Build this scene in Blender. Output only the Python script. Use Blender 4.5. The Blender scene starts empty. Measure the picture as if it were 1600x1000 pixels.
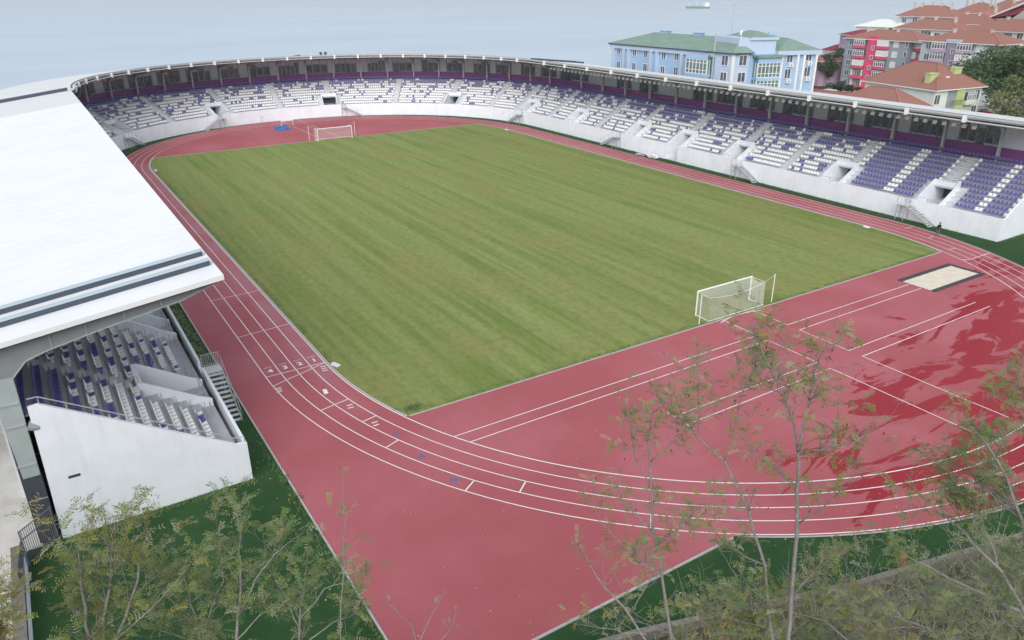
import bpy, bmesh, math, random
import mathutils
from mathutils import Vector, Matrix
R = math.radians
rnd = random.Random(7)
S = bpy.context.scene
COL = S.collection

# ---------------------------------------------------------------- camera
FPX, CX, CY, CZ, YAW, PIT, ROL = 1182.16, -98.843, 53.369, 28.565, -0.5644, 0.4141, -0.0041
def cam_axes():
    cy, sy, cp, sp = math.cos(YAW), math.sin(YAW), math.cos(PIT), math.sin(PIT)
    f = Vector((cy*cp, sy*cp, -sp)); r = Vector((sy, -cy, 0)); u = r.cross(f)
    cr, sr = math.cos(ROL), math.sin(ROL)
    return cr*r + sr*u, -sr*r + cr*u, f
AR, AU, AF = cam_axes()
cam = bpy.data.objects.new('camera', bpy.data.cameras.new('camera'))
COL.objects.link(cam)
cam.data.sensor_fit = 'HORIZONTAL'; cam.data.sensor_width = 36
cam.data.lens = 36*FPX/1600
cam.data.clip_start = .5; cam.data.clip_end = 40000
m = Matrix((AR, AU, -AF)).transposed().to_4x4(); m.translation = (CX, CY, CZ)
cam.matrix_world = m
S.camera = cam
def at(px, py, D):
    """world point seen at photo pixel (px,py) at horizontal distance D from the survey camera"""
    d = AF + AR*((px-800)/FPX) + AU*((500-py)/FPX)
    return Vector((CX, CY, CZ)) + d*(D/math.hypot(d.x, d.y))

# ---------------------------------------------------------------- world, sun, exposure
SUN_EL, SUN_AZ = 36, 142      # azimuth measured from +X towards +Y
W = bpy.data.worlds.new('World'); S.world = W; W.use_nodes = True
nt = W.node_tree; nt.nodes.clear()
sky = nt.nodes.new('ShaderNodeTexSky'); sky.sky_type = 'NISHITA'; sky.sun_disc = False
sky.sun_elevation = R(SUN_EL); sky.sun_rotation = R(90-SUN_AZ)
sky.air_density = 1.0; sky.dust_density = 4.0; sky.ozone_density = 1.0
hs = nt.nodes.new('ShaderNodeHueSaturation'); hs.inputs['Saturation'].default_value = .55
bg = nt.nodes.new('ShaderNodeBackground'); bg.inputs['Strength'].default_value = .125
wo = nt.nodes.new('ShaderNodeOutputWorld')
vl = nt.nodes.new('ShaderNodeMix'); vl.data_type = 'RGBA'; vl.inputs[0].default_value = .6; vl.inputs[7].default_value = (5.3, 5.7, 6.3, 1)   # even cloud veil over the blue
nt.links.new(sky.outputs[0], hs.inputs['Color']); nt.links.new(hs.outputs[0], vl.inputs[6]); nt.links.new(vl.outputs[2], bg.inputs[0]); nt.links.new(bg.outputs[0], wo.inputs[0])
sl = bpy.data.lights.new('sun', 'SUN'); sl.energy = 1.5; sl.angle = R(50); sl.color = (1, .98, .96)
so = bpy.data.objects.new('sun', sl); COL.objects.link(so)
sd = Vector((math.cos(R(SUN_AZ))*math.cos(R(SUN_EL)), math.sin(R(SUN_AZ))*math.cos(R(SUN_EL)), math.sin(R(SUN_EL))))
so.rotation_euler = sd.to_track_quat('Z', 'Y').to_euler()
S.view_settings.view_transform = 'Standard'; S.view_settings.look = 'None'
S.view_settings.exposure = 0.42; S.view_settings.gamma = 1

# ---------------------------------------------------------------- helpers
class MB:
    def __init__(s): s.v = []; s.f = []; s.m = []
    def quad(s, a, b, c, d, mi=0):
        n = len(s.v); s.v += [tuple(a), tuple(b), tuple(c), tuple(d)]; s.f.append((n, n+1, n+2, n+3)); s.m.append(mi)
    def poly(s, pts, mi=0):
        n = len(s.v); s.v += [tuple(p) for p in pts]; s.f.append(tuple(range(n, n+len(pts)))); s.m.append(mi)
    def hexa(s, p, mi=0):
        """p: 4 bottom + 4 top points, both counter-clockwise seen from above"""
        n = len(s.v); s.v += [tuple(q) for q in p]
        for f in ((3,2,1,0),(4,5,6,7),(0,1,5,4),(1,2,6,5),(2,3,7,6),(3,0,4,7)):
            s.f.append(tuple(n+i for i in f)); s.m.append(mi)
    def box(s, x0, x1, y0, y1, z0, z1, mi=0, M=None):
        p = [(x0,y0,z0),(x1,y0,z0),(x1,y1,z0),(x0,y1,z0),(x0,y0,z1),(x1,y0,z1),(x1,y1,z1),(x0,y1,z1)]
        if M is not None: p = [M @ Vector(q) for q in p]
        s.hexa(p, mi)
    def bar(s, a, b, w, h=None, mi=0, up=(0,0,1)):
        a = Vector(a); b = Vector(b); h = h or w
        d = (b-a).normalized(); u = Vector(up)
        if abs(d.dot(u)) > .99: u = Vector((1,0,0))
        x = d.cross(u).normalized(); y = x.cross(d)
        c = [(-1,-1),(1,-1),(1,1),(-1,1)]
        lo = [a + x*(w/2*i) + y*(h/2*j) for i, j in c]; hi = [b + x*(w/2*i) + y*(h/2*j) for i, j in c]
        n = len(s.v); s.v += [tuple(q) for q in lo+hi]
        for f in ((0,1,2,3),(7,6,5,4),(4,5,1,0),(5,6,2,1),(6,7,3,2),(7,4,0,3)):
            s.f.append(tuple(n+i for i in f)); s.m.append(mi)
    def tube(s, pts, rads, n=6, mi=0):
        pts = [Vector(p) for p in pts]
        if not hasattr(rads, '__len__'): rads = [rads]*len(pts)
        base = len(s.v); x = None
        for i, p in enumerate(pts):
            d = (pts[min(i+1, len(pts)-1)] - pts[max(i-1, 0)])
            d = d.normalized() if d.length > 1e-9 else Vector((0,0,1))
            if x is None:
                x = d.cross(Vector((0,0,1)))
                if x.length < .05: x = d.cross(Vector((1,0,0)))
            x = (x - d*x.dot(d))
            x = x.normalized() if x.length > 1e-6 else d.orthogonal().normalized()
            y = d.cross(x)
            for k in range(n):
                a = 2*math.pi*k/n
                s.v.append(tuple(p + (x*math.cos(a) + y*math.sin(a))*rads[i]))
        for i in range(len(pts)-1):
            for k in range(n):
                k2 = (k+1) % n
                s.f.append((base+i*n+k, base+i*n+k2, base+(i+1)*n+k2, base+(i+1)*n+k)); s.m.append(mi)
        s.f.append(tuple(base+k for k in reversed(range(n)))); s.m.append(mi)
        s.f.append(tuple(base+(len(pts)-1)*n+k for k in range(n))); s.m.append(mi)
    def cyl(s, x, y, z0, z1, r0, r1=None, n=12, mi=0):
        s.tube([(x,y,z0),(x,y,z1)], [r0, r0 if r1 is None else r1], n, mi)
    def strip(s, A, B, mi=0):
        """ribbon between two equally long point lists"""
        n = len(s.v); k = len(A)
        s.v += [tuple(p) for p in A] + [tuple(p) for p in B]
        for i in range(k-1):
            s.f.append((n+i, n+i+1, n+k+i+1, n+k+i)); s.m.append(mi)
    def grid(s, rows, mi=0):
        n = len(s.v); k = len(rows[0])
        for r in rows: s.v += [tuple(p) for p in r]
        for j in range(len(rows)-1):
            for i in range(k-1):
                s.f.append((n+j*k+i, n+j*k+i+1, n+(j+1)*k+i+1, n+(j+1)*k+i)); s.m.append(mi)
    def mesh(s, name, mats, smooth=False, norm=False):
        me = bpy.data.meshes.new(name); me.from_pydata(s.v, [], s.f)
        for mt in (mats if isinstance(mats, (list, tuple)) else [mats]): me.materials.append(mt)
        if any(s.m): me.polygons.foreach_set('material_index', s.m)
        if smooth: me.polygons.foreach_set('use_smooth', [True]*len(s.f))
        if norm:
            bm = bmesh.new(); bm.from_mesh(me); bmesh.ops.recalc_face_normals(bm, faces=bm.faces); bm.to_mesh(me); bm.free()
        me.update(); return me
    def build(s, name, mats, parent=None, smooth=False, norm=False):
        o = bpy.data.objects.new(name, s.mesh(name, mats, smooth, norm)); COL.objects.link(o)
        if parent is not None:
            o.parent = parent
            # children are authored in world space: cancel the parents' own placement
            w = Matrix.Identity(4); q = parent; chain = []
            while q is not None: chain.append(q); q = q.parent
            for q in reversed(chain): w = w @ q.matrix_parent_inverse @ q.matrix_basis
            o.matrix_parent_inverse = w.inverted()
        return o
def tag(o, label=None, cat=None, group=None, kind=None):
    if label: o['label'] = label
    if cat: o['category'] = cat
    if group: o['group'] = group
    if kind: o['kind'] = kind
    return o
def empty(name, loc, label, cat, group=None):
    o = bpy.data.objects.new(name, None); COL.objects.link(o); o.location = loc
    o.empty_display_size = .3
    return tag(o, label, cat, group)

def mat(name, col, rough=.7, spec=.35, metal=0., var=.0, vscale=3., bump=0., bscale=40., col2=None, stretch=None, alpha=None):
    M = bpy.data.materials.new(name); M.use_nodes = True
    t = M.node_tree; b = t.nodes['Principled BSDF']
    b.inputs['Base Color'].default_value = (*col, 1); b.inputs['Roughness'].default_value = rough
    b.inputs['Specular IOR Level'].default_value = spec; b.inputs['Metallic'].default_value = metal
    tc = t.nodes.new('ShaderNodeTexCoord'); mp = t.nodes.new('ShaderNodeMapping')
    t.links.new(tc.outputs['Object'], mp.inputs[0])
    if stretch: mp.inputs['Scale'].default_value = stretch
    if var > 0 or col2:
        n = t.nodes.new('ShaderNodeTexNoise'); n.inputs['Scale'].default_value = vscale; n.inputs['Detail'].default_value = 6
        n.inputs['Roughness'].default_value = .65
        t.links.new(mp.outputs[0], n.inputs['Vector'])
        r = t.nodes.new('ShaderNodeValToRGB')
        c2 = col2 or tuple(c*(1+var) for c in col); c1 = col if col2 else tuple(c*(1-var) for c in col)
        r.color_ramp.elements[0].position = .33; r.color_ramp.elements[0].color = (*c1, 1)
        r.color_ramp.elements[1].position = .67; r.color_ramp.elements[1].color = (*c2, 1)
        t.links.new(n.outputs['Fac'], r.inputs[0]); t.links.new(r.outputs[0], b.inputs['Base Color'])
    if bump > 0:
        n2 = t.nodes.new('ShaderNodeTexNoise'); n2.inputs['Scale'].default_value = bscale; n2.inputs['Detail'].default_value = 4
        t.links.new(mp.outputs[0], n2.inputs['Vector'])
        bp = t.nodes.new('ShaderNodeBump'); bp.inputs['Strength'].default_value = bump; bp.inputs['Distance'].default_value = .03
        t.links.new(n2.outputs['Fac'], bp.inputs['Height']); t.links.new(bp.outputs[0], b.inputs['Normal'])
    if alpha is not None: b.inputs['Alpha'].default_value = alpha
    return M

# ---------------------------------------------------------------- materials
M = {}
M['white_wall'] = mat('white_wall', (.80,.84,.89), .75, var=.05, vscale=.5, bump=.1)
def streak(Mt, amt=.2, dirt=(.40,.41,.40)):
    t = Mt.node_tree; b = t.nodes['Principled BSDF']; src = b.inputs['Base Color'].links[0].from_socket
    g = t.nodes.new('ShaderNodeNewGeometry'); mp = t.nodes.new('ShaderNodeMapping'); mp.inputs['Scale'].default_value = (1.1,1.1,.10); t.links.new(g.outputs['Position'], mp.inputs[0])
    n = t.nodes.new('ShaderNodeTexNoise'); n.inputs['Scale'].default_value = 1.3; n.inputs['Detail'].default_value = 7; n.inputs['Roughness'].default_value = .7; t.links.new(mp.outputs[0], n.inputs['Vector'])
    r = t.nodes.new('ShaderNodeMapRange'); r.inputs['From Min'].default_value = .52; r.inputs['From Max'].default_value = .78; r.inputs['To Max'].default_value = amt; t.links.new(n.outputs['Fac'], r.inputs['Value'])
    x = t.nodes.new('ShaderNodeMix'); x.data_type = 'RGBA'; t.links.new(r.outputs['Result'], x.inputs[0]); t.links.new(src, x.inputs[6]); x.inputs[7].default_value = (*dirt, 1)
    t.links.new(x.outputs[2], b.inputs['Base Color'])
streak(M['white_wall'])
M['roof_white'] = mat('roof_white', (.735,.755,.755), .55, var=.03, vscale=.25)
M['roof_grey'] = mat('roof_grey', (.62,.64,.64), .6, var=.03, vscale=.3)
M['roof_under'] = mat('roof_under', (.58,.62,.67), .7)
M['rafter'] = mat('rafter', (.13,.14,.16), .6)
M['steel'] = mat('steel', (.40,.43,.44), .5, .4, .1, var=.06, vscale=1.5)
M['steel_green'] = mat('steel_green', (.36,.42,.41), .5, .4, var=.07, vscale=1.2)
M['girder'] = mat('girder', (.23,.25,.255), .5, .4, var=.06, vscale=1.5)
M['steel_dark'] = mat('steel_dark', (.06,.065,.08), .6, var=.15, vscale=2)
M['fence_grey'] = mat('fence_grey', (.17,.185,.205), .5)
M['slate'] = mat('slate', (.06,.075,.105), .5)
M['pale_steel'] = mat('pale_steel', (.42,.50,.55), .5)
M['pipe'] = mat('pipe', (.50,.52,.53), .4)
M['concrete'] = mat('concrete', (.46,.47,.49), .85, var=.10, vscale=.9, bump=.15)
M['concrete_light'] = mat('concrete_light', (.60,.62,.645), .85, var=.08, vscale=.8)
M['concrete_mid'] = mat('concrete_mid', (.43,.445,.47), .85, var=.10, vscale=.8, bump=.1)
M['purple'] = mat('purple', (.185,.06,.205), .55, var=.06, vscale=1)
M['panel'] = mat('panel', (.70,.74,.79), .6, var=.05, vscale=1)
M['dark_glass'] = mat('dark_glass', (.16,.18,.225), .35, .5, var=.55, vscale=.9)
M['seat_blue'] = mat('seat_blue', (.125,.115,.345), .4, .4, var=.08, vscale=2)
M['seat_white'] = mat('seat_white', (.86,.86,.86), .4, .4, var=.03, vscale=2)
M['line'] = mat('line_paint', (.80,.78,.76), .7, var=.04, vscale=2)
M['blue_paint'] = mat('blue_paint', (.12,.14,.30), .8, var=.3, vscale=9)
M['paving'] = mat('paving', (.70,.685,.64), .9, var=.13, vscale=.5, bump=.2)
M['stone'] = mat('stone', (.19,.178,.15), .9, var=.3, vscale=3, bump=.4)
M['kerb'] = mat('kerb', (.42,.40,.40), .85, var=.1, vscale=1)
M['dark_kerb'] = mat('dark_kerb', (.055,.06,.07), .8, var=.15, vscale=2)
M['sand'] = mat('sand', (.62,.54,.42), .95, vscale=1.1, col2=(.70,.64,.54), bump=.4, bscale=6)
M['white_paint'] = mat('white_paint', (.82,.82,.82), .4)
M['net'] = mat('net', (.95,.95,.97), .8, alpha=.19)
M['rope'] = mat('rope', (.78,.78,.80), .8)
M['tarp'] = mat('tarp', (.03,.16,.48), .5, var=.15, vscale=1.5)
M['red_paint'] = mat('red_paint', (.45,.02,.03), .4)
M['glass'] = mat('window_glass', (.10,.12,.15), .12, .6, var=.4, vscale=.7)
M['glass_green'] = mat('green_glass', (.13,.20,.19), .12, .6, var=.3, vscale=.5)
M['curtain'] = mat('curtain', (.62,.63,.63), .6, var=.12, vscale=1.2)
M['pvc'] = mat('pvc', (.80,.80,.79), .4)
M['bark'] = mat('bark', (.235,.22,.205), .9, var=.25, vscale=14, bump=.3)
M['twig'] = mat('twig', (.15,.13,.115), .9, var=.25, vscale=14)
M['pod'] = mat('pod', (.06,.035,.025), .8)
M['asphalt'] = mat('asphalt', (.10,.10,.105), .9, var=.15, vscale=.6)
M['blue_wall'] = mat('blue_wall', (.33,.49,.67), .85, var=.05, vscale=.4)
M['pale_blue_wall'] = mat('pale_blue_wall', (.45,.54,.67), .85, var=.04, vscale=.4)
M['green_roof'] = mat('green_roof', (.185,.275,.23), .7, var=.12, vscale=.5, stretch=(1,1,3))
M['tile'] = mat('roof_tile', (.335,.15,.115), .9, vscale=2.6, col2=(.225,.118,.095), bump=.3, bscale=8)
M['tile_pink'] = mat('roof_tile_pink', (.40,.17,.16), .9, vscale=1.0, col2=(.34,.14,.14))
M['maroon'] = mat('maroon', (.20,.035,.055), .8, var=.1, vscale=1)
M['grey_wall'] = mat('grey_wall', (.27,.31,.36), .85, var=.05, vscale=.4)
M['grey_pale'] = mat('grey_pale_wall', (.42,.48,.54), .85, var=.05, vscale=.4)
M['pink'] = mat('pink_wall', (.62,.08,.17), .8, var=.05, vscale=.5)
M['mauve'] = mat('mauve_wall', (.28,.23,.33), .85, var=.05, vscale=.5)
M['mauve_pale'] = mat('mauve_pale', (.45,.33,.42), .85, var=.05, vscale=.5)
M['cream'] = mat('cream_wall', (.66,.67,.58), .85, var=.04, vscale=.4)
M['offwhite'] = mat('offwhite_wall', (.66,.70,.64), .85, var=.04, vscale=.4)
M['beige'] = mat('beige_wall', (.52,.48,.42), .85, var=.05, vscale=.4)
M['lilac'] = mat('lilac_wall', (.40,.27,.38), .85, var=.05, vscale=.4)
M['lime'] = mat('lime_wall', (.44,.53,.24), .8, var=.05, vscale=.5)
M['skin'] = mat('skin', (.42,.27,.20), .6)
M['jacket'] = mat('jacket', (.015,.016,.02), .8, var=.2, vscale=6)
M['jeans'] = mat('jeans', (.10,.14,.21), .85, var=.15, vscale=8)
M['hair'] = mat('hair', (.012,.01,.009), .7)
M['car_white'] = mat('car_white', (.75,.76,.77), .25, .5)
M['rubber'] = mat('rubber', (.02,.02,.02), .8)
M['hull_green'] = mat('hull_green', (.16,.25,.22), .6)
M['dry'] = mat('dry_leaf', (.42,.33,.16), .9, var=.3, vscale=3)
def leafmat(name, c1, c2):
    Mt = mat(name, c1, .65, .25, vscale=1.6, col2=c2)
    t = Mt.node_tree; b = t.nodes['Principled BSDF']
    tr = t.nodes.new('ShaderNodeBsdfTranslucent'); mx = t.nodes.new('ShaderNodeMixShader'); mx.inputs[0].default_value = .25
    src = b.inputs['Base Color'].links[0].from_socket
    t.links.new(src, tr.inputs['Color'])
    out = t.nodes['Material Output']
    t.links.new(b.outputs[0], mx.inputs[1]); t.links.new(tr.outputs[0], mx.inputs[2]); t.links.new(mx.outputs[0], out.inputs[0])
    return Mt
M['leaf_olive'] = leafmat('leaf_olive', (.18,.225,.075), (.27,.305,.12))
M['leaf_green'] = leafmat('leaf_green', (.11,.18,.065), (.18,.26,.095))
M['leaf_yellow'] = leafmat('leaf_yellow', (.24,.22,.05), (.32,.26,.08))
M['leaf_grey'] = leafmat('leaf_grey', (.18,.23,.13), (.27,.31,.18))
M['leaf_pale'] = leafmat('leaf_pale', (.34,.35,.21), (.28,.29,.165))
M['pine'] = leafmat('pine_needles', (.06,.115,.05), (.11,.18,.075))
M['bush'] = leafmat('bush_leaf', (.05,.085,.05), (.09,.12,.075))
M['pale_bush'] = leafmat('pale_bush_leaf', (.10,.14,.055), (.19,.21,.10))

def pos_nodes(t):
    g = t.nodes.new('ShaderNodeNewGeometry'); s = t.nodes.new('ShaderNodeSeparateXYZ'); t.links.new(g.outputs['Position'], s.inputs[0])
    return g, s
def math_node(t, op, a, b=None, clamp=False):
    n = t.nodes.new('ShaderNodeMath'); n.operation = op; n.use_clamp = clamp
    for i, v in enumerate((a, b)):
        if v is None: continue
        if isinstance(v, (int, float)): n.inputs[i].default_value = v
        else: t.links.new(v, n.inputs[i])
    return n.outputs[0]
def maprange(t, v, a, b, c=0., d=1., smooth=True):
    n = t.nodes.new('ShaderNodeMapRange'); n.interpolation_type = 'SMOOTHSTEP' if smooth else 'LINEAR'
    t.links.new(v, n.inputs['Value'])
    for k, x in zip(('From Min','From Max','To Min','To Max'), (a, b, c, d)): n.inputs[k].default_value = x
    return n.outputs['Result']
def noise(t, vec, scale, detail=5, rough=.6, stretch=None, dist=0.):
    if stretch:
        mp = t.nodes.new('ShaderNodeMapping'); mp.inputs['Scale'].default_value = stretch; t.links.new(vec, mp.inputs[0]); vec = mp.outputs[0]
    n = t.nodes.new('ShaderNodeTexNoise'); n.inputs['Scale'].default_value = scale; n.inputs['Detail'].default_value = detail
    n.inputs['Roughness'].default_value = rough; n.inputs['Distortion'].default_value = dist
    t.links.new(vec, n.inputs['Vector']); return n.outputs['Fac']
def mixc(t, fac, a, b):
    n = t.nodes.new('ShaderNodeMix'); n.data_type = 'RGBA'
    if isinstance(fac, (int, float)): n.inputs[0].default_value = fac
    else: t.links.new(fac, n.inputs[0])
    for i, c in ((6, a), (7, b)):
        if isinstance(c, tuple): n.inputs[i].default_value = (*c, 1)
        else: t.links.new(c, n.inputs[i])
    return n.outputs[2]

def pitch_material():
    Mt = bpy.data.materials.new('pitch_grass'); Mt.use_nodes = True; t = Mt.node_tree; b = t.nodes['Principled BSDF']
    g, s = pos_nodes(t); P = g.outputs['Position']
    big = noise(t, P, .09, 5, .6)
    # mower passes run along the pitch
    wob = noise(t, P, .05, 2, .5)
    yy = math_node(t, 'ADD', s.outputs['Y'], math_node(t, 'MULTIPLY', wob, 5.))
    bands = noise(t, P, 1., 3, .55, stretch=(.012,.42,1))
    bands2 = noise(t, P, 1., 2, .5, stretch=(.03,1.1,1))
    fine = noise(t, P, 1.6, 6, .7, stretch=(.7,1,1))
    spots = noise(t, P, .55, 5, .7)
    c = mixc(t, maprange(t, bands, .36, .64), (.146,.203,.047), (.222,.276,.086))
    c = mixc(t, maprange(t, bands2, .42, .66, 0, .6), c, (.275,.290,.115))
    c = mixc(t, maprange(t, big, .40, .66, 0, .7), c, (.245,.240,.085))
    c = mixc(t, maprange(t, fine, .38, .72, 0, .55), c, (.105,.155,.035))
    c = mixc(t, maprange(t, noise(t, P, 2.6, 5, .7, stretch=(.35,1,1)), .56, .72, 0, .45), c, (.32,.35,.15))
    c = mixc(t, maprange(t, spots, .63, .74, 0, .55), c, (.085,.13,.04))
    t.links.new(c, b.inputs['Base Color']); b.inputs['Roughness'].default_value = .9; b.inputs['Specular IOR Level'].default_value = .15
    bp = t.nodes.new('ShaderNodeBump'); bp.inputs['Strength'].default_value = .5; bp.inputs['Distance'].default_value = .05
    t.links.new(noise(t, P, 9, 4, .7), bp.inputs['Height']); t.links.new(bp.outputs[0], b.inputs['Normal'])
    return Mt
def track_material():
    Mt = bpy.data.materials.new('track_rubber'); Mt.use_nodes = True; t = Mt.node_tree; b = t.nodes['Principled BSDF']
    g, s = pos_nodes(t); P = g.outputs['Position']
    c = mixc(t, maprange(t, noise(t, P, .07, 4, .55), .38, .64), (.35,.080,.090), (.41,.118,.138))
    c = mixc(t, maprange(t, noise(t, P, .5, 6, .7), .35, .8, 0, .35), c, (.30,.075,.085))
    c = mixc(t, maprange(t, noise(t, P, 14, 2, .5), .35, .65, 0, .18), c, (.47,.14,.16))
    ay_ = math_node(t, 'ABSOLUTE', s.outputs['Y']); lane_ = math_node(t, 'MULTIPLY', maprange(t, ay_, 36.3, 36.6), maprange(t, ay_, 38.6, 37.4))
    lane_ = math_node(t, 'MULTIPLY', lane_, maprange(t, math_node(t, 'ABSOLUTE', s.outputs['X']), 56, 40))
    c = mixc(t, math_node(t, 'MULTIPLY', lane_, maprange(t, noise(t, P, .22, 5, .6), .3, .62, .15, .75)), c, (.40,.17,.20))
    # standing water after rain over the right half of the near bend
    X, Y = s.outputs['X'], s.outputs['Y']
    n = noise(t, P, .24, 8, .64, stretch=(1.6,.5,1), dist=1.0)
    q = math_node(t, 'ADD', X, math_node(t, 'MULTIPLY', math_node(t, 'ADD', Y, 14.), .27))
    reg = math_node(t, 'MULTIPLY', maprange(t, q, -60., -69.), maprange(t, Y, 26, 10))
    reg = math_node(t, 'MULTIPLY', reg, maprange(t, Y, -45, -36))
    edge = math_node(t, 'ADD', n, math_node(t, 'MULTIPLY', math_node(t, 'SUBTRACT', reg, 1.), .20))
    wet = math_node(t, 'MULTIPLY', maprange(t, edge, .468, .486), maprange(t, reg, .04, .2))
    damp = maprange(t, noise(t, P, .16, 4, .6), .70, .705, 0, .8)
    c = mixc(t, wet, c, (.30,.028,.038))
    t.links.new(c, b.inputs['Base Color'])
    t.links.new(maprange(t, wet, 0, 1, .72, .38, False), b.inputs['Roughness'])
    t.links.new(maprange(t, wet, 0, 1, .35, .07, False), b.inputs['Specular IOR Level'])
    bp = t.nodes.new('ShaderNodeBump'); bp.inputs['Distance'].default_value = .006
    t.links.new(maprange(t, wet, 0, 1, .35, .02, False), bp.inputs['Strength'])
    t.links.new(noise(t, P, 60, 3, .6), bp.inputs['Height']); t.links.new(bp.outputs[0], b.inputs['Normal'])
    return Mt
def turf_material():
    Mt = bpy.data.materials.new('synthetic_turf'); Mt.use_nodes = True; t = Mt.node_tree; b = t.nodes['Principled BSDF']
    g, s = pos_nodes(t); P = g.outputs['Position']
    c = mixc(t, maprange(t, noise(t, P, .35, 5, .6), .35, .7), (.024,.068,.022), (.038,.090,.032))
    c = mixc(t, maprange(t, noise(t, P, 1.4, 5, .75), .60, .74, 0, .5), c, (.085,.115,.05))
    c = mixc(t, maprange(t, noise(t, P, 9, 4, .7), .40, .75, 0, .5), c, (.012,.045,.015))
    t.links.new(c, b.inputs['Base Color']); b.inputs['Roughness'].default_value = .9; b.inputs['Specular IOR Level'].default_value = .12
    bp = t.nodes.new('ShaderNodeBump'); bp.inputs['Strength'].default_value = .6; bp.inputs['Distance'].default_value = .05
    t.links.new(noise(t, P, 25, 3, .7), bp.inputs['Height']); t.links.new(bp.outputs[0], b.inputs['Normal'])
    return Mt
def sea_material():
    Mt = bpy.data.materials.new('sea_water'); Mt.use_nodes = True; t = Mt.node_tree; b = t.nodes['Principled BSDF']
    g, s = pos_nodes(t); P = g.outputs['Position']
    c = mixc(t, maprange(t, noise(t, P, .006, 4, .6, stretch=(1,.35,1)), .35, .7), (.38,.475,.56), (.44,.535,.615))
    t.links.new(c, b.inputs['Base Color']); b.inputs['Roughness'].default_value = .32; b.inputs['IOR'].default_value = 1.33
    bp = t.nodes.new('ShaderNodeBump'); bp.inputs['Strength'].default_value = .25; bp.inputs['Distance'].default_value = .4
    h = math_node(t, 'ADD', noise(t, P, .12, 5, .65, stretch=(1,.4,1)), math_node(t, 'MULTIPLY', noise(t, P, .012, 3, .5, stretch=(1,.3,1)), 1.5))
    t.links.new(h, bp.inputs['Height']); t.links.new(bp.outputs[0], b.inputs['Normal'])
    return Mt
def land_material():
    Mt = bpy.data.materials.new('hill_ground'); Mt.use_nodes = True; t = Mt.node_tree; b = t.nodes['Principled BSDF']
    g, s = pos_nodes(t); P = g.outputs['Position']
    c = mixc(t, maprange(t, noise(t, P, .15, 6, .65), .38, .65), (.045,.048,.028), (.12,.10,.068))
    town = math_node(t, 'MULTIPLY', maprange(t, s.outputs['Y'], -62, -70), maprange(t, noise(t, P, .05, 4, .6), .60, .40))
    c = mixc(t, town, c, (.40,.36,.31))
    c = mixc(t, maprange(t, noise(t, P, 2.5, 5, .7), .45, .75, 0, .5), c, (.06,.07,.035))
    t.links.new(c, b.inputs['Base Color']); b.inputs['Roughness'].default_value = .95; b.inputs['Specular IOR Level'].default_value = .1
    bp = t.nodes.new('ShaderNodeBump'); bp.inputs['Strength'].default_value = .6; bp.inputs['Distance'].default_value = .15
    t.links.new(noise(t, P, 3, 5, .7), bp.inputs['Height']); t.links.new(bp.outputs[0], b.inputs['Normal'])
    return Mt
M['pitch'] = pitch_material(); M['track'] = track_material(); M['turf'] = turf_material(); M['sea'] = sea_material(); M['land'] = land_material()

# ================================================================ THE SETTING
RAD, LH, LW = 36.43, 42.95, 1.22
def interp(v, xs, ys):
    if v <= xs[0]: return ys[0]
    for i in range(len(xs)-1):
        if v <= xs[i+1]: return ys[i] + (ys[i+1]-ys[i])*(v-xs[i])/(xs[i+1]-xs[i])
    return ys[-1]
WALL_Y = [-60,-10,2,12.5,22.5,34,40,60,90]; WALL_X = [-100,-90,-87.5,-85,-82.6,-79,-77.5,-66,-36]
def sstep(a, b, v):
    t = max(0., min(1., (v-a)/(b-a))); return t*t*(3-2*t)
def land_z(x, y):
    u = (interp(y, WALL_Y, WALL_X) - x)*.86
    z = -.06
    if u > 1.2: z += min(15., .66*(u-1.2)) + (.5*math.sin(x*.7)*math.sin(y*.6) if u > 4 else 0)
    k = sstep(-60, -110, y); sea_ = sstep(112 - 16*k, 165 - 30*k, x)
    if y < -60: z += -2.2*k + .062*max(0, -y-200)
    z = z*(1-sea_) - 29*sea_
    return z
def axis(vals):
    out = []
    for a, b, n in vals: out += [a + (b-a)*i/n for i in range(n)]
    return out + [vals[-1][1]]
xs = axis([(-420,-130,12),(-130,-60,45),(-60,110,17),(110,300,24),(300,420,4)])
ys = axis([(-760,-260,22),(-260,-60,30),(-60,-20,10),(-20,75,60),(75,320,14)])
b = MB(); b.grid([[(x, y, land_z(x, y)) for x in xs] for y in ys])
tag(b.build('ground', M['land'], smooth=True), kind='structure')
b = MB(); b.quad((-900,-16000,-25),(30000,-16000,-25),(30000,16000,-25),(-900,16000,-25))
tag(b.build('sea', M['sea']), kind='structure')

# synthetic turf round the track, paving behind the stand
b = MB()
b.poly([(-56,58.4,0),(-66,58.4,0),(-77.2,39.6,0),(-78.6,34,0),(-82.2,22.5,0),(-84.6,12.5,0),(-87.2,2,0),(-89.6,-10,0),(-96,-46,0),(-96,-60,0),(45,-60,0),(100,-40,0),(100,45,0),(45,58,0)])
tag(b.build('turf', M['turf']), kind='structure')
b = MB(); b.poly([(-56.2,58.5,.006),(-66,58.5,.006),(-62,64,.006),(-60,90,.006),(45,90,.006),(45,57.0,.006),(-56.2,57.0,.006)][::-1])
tag(b.build('pavement', M['paving']), kind='structure')

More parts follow.
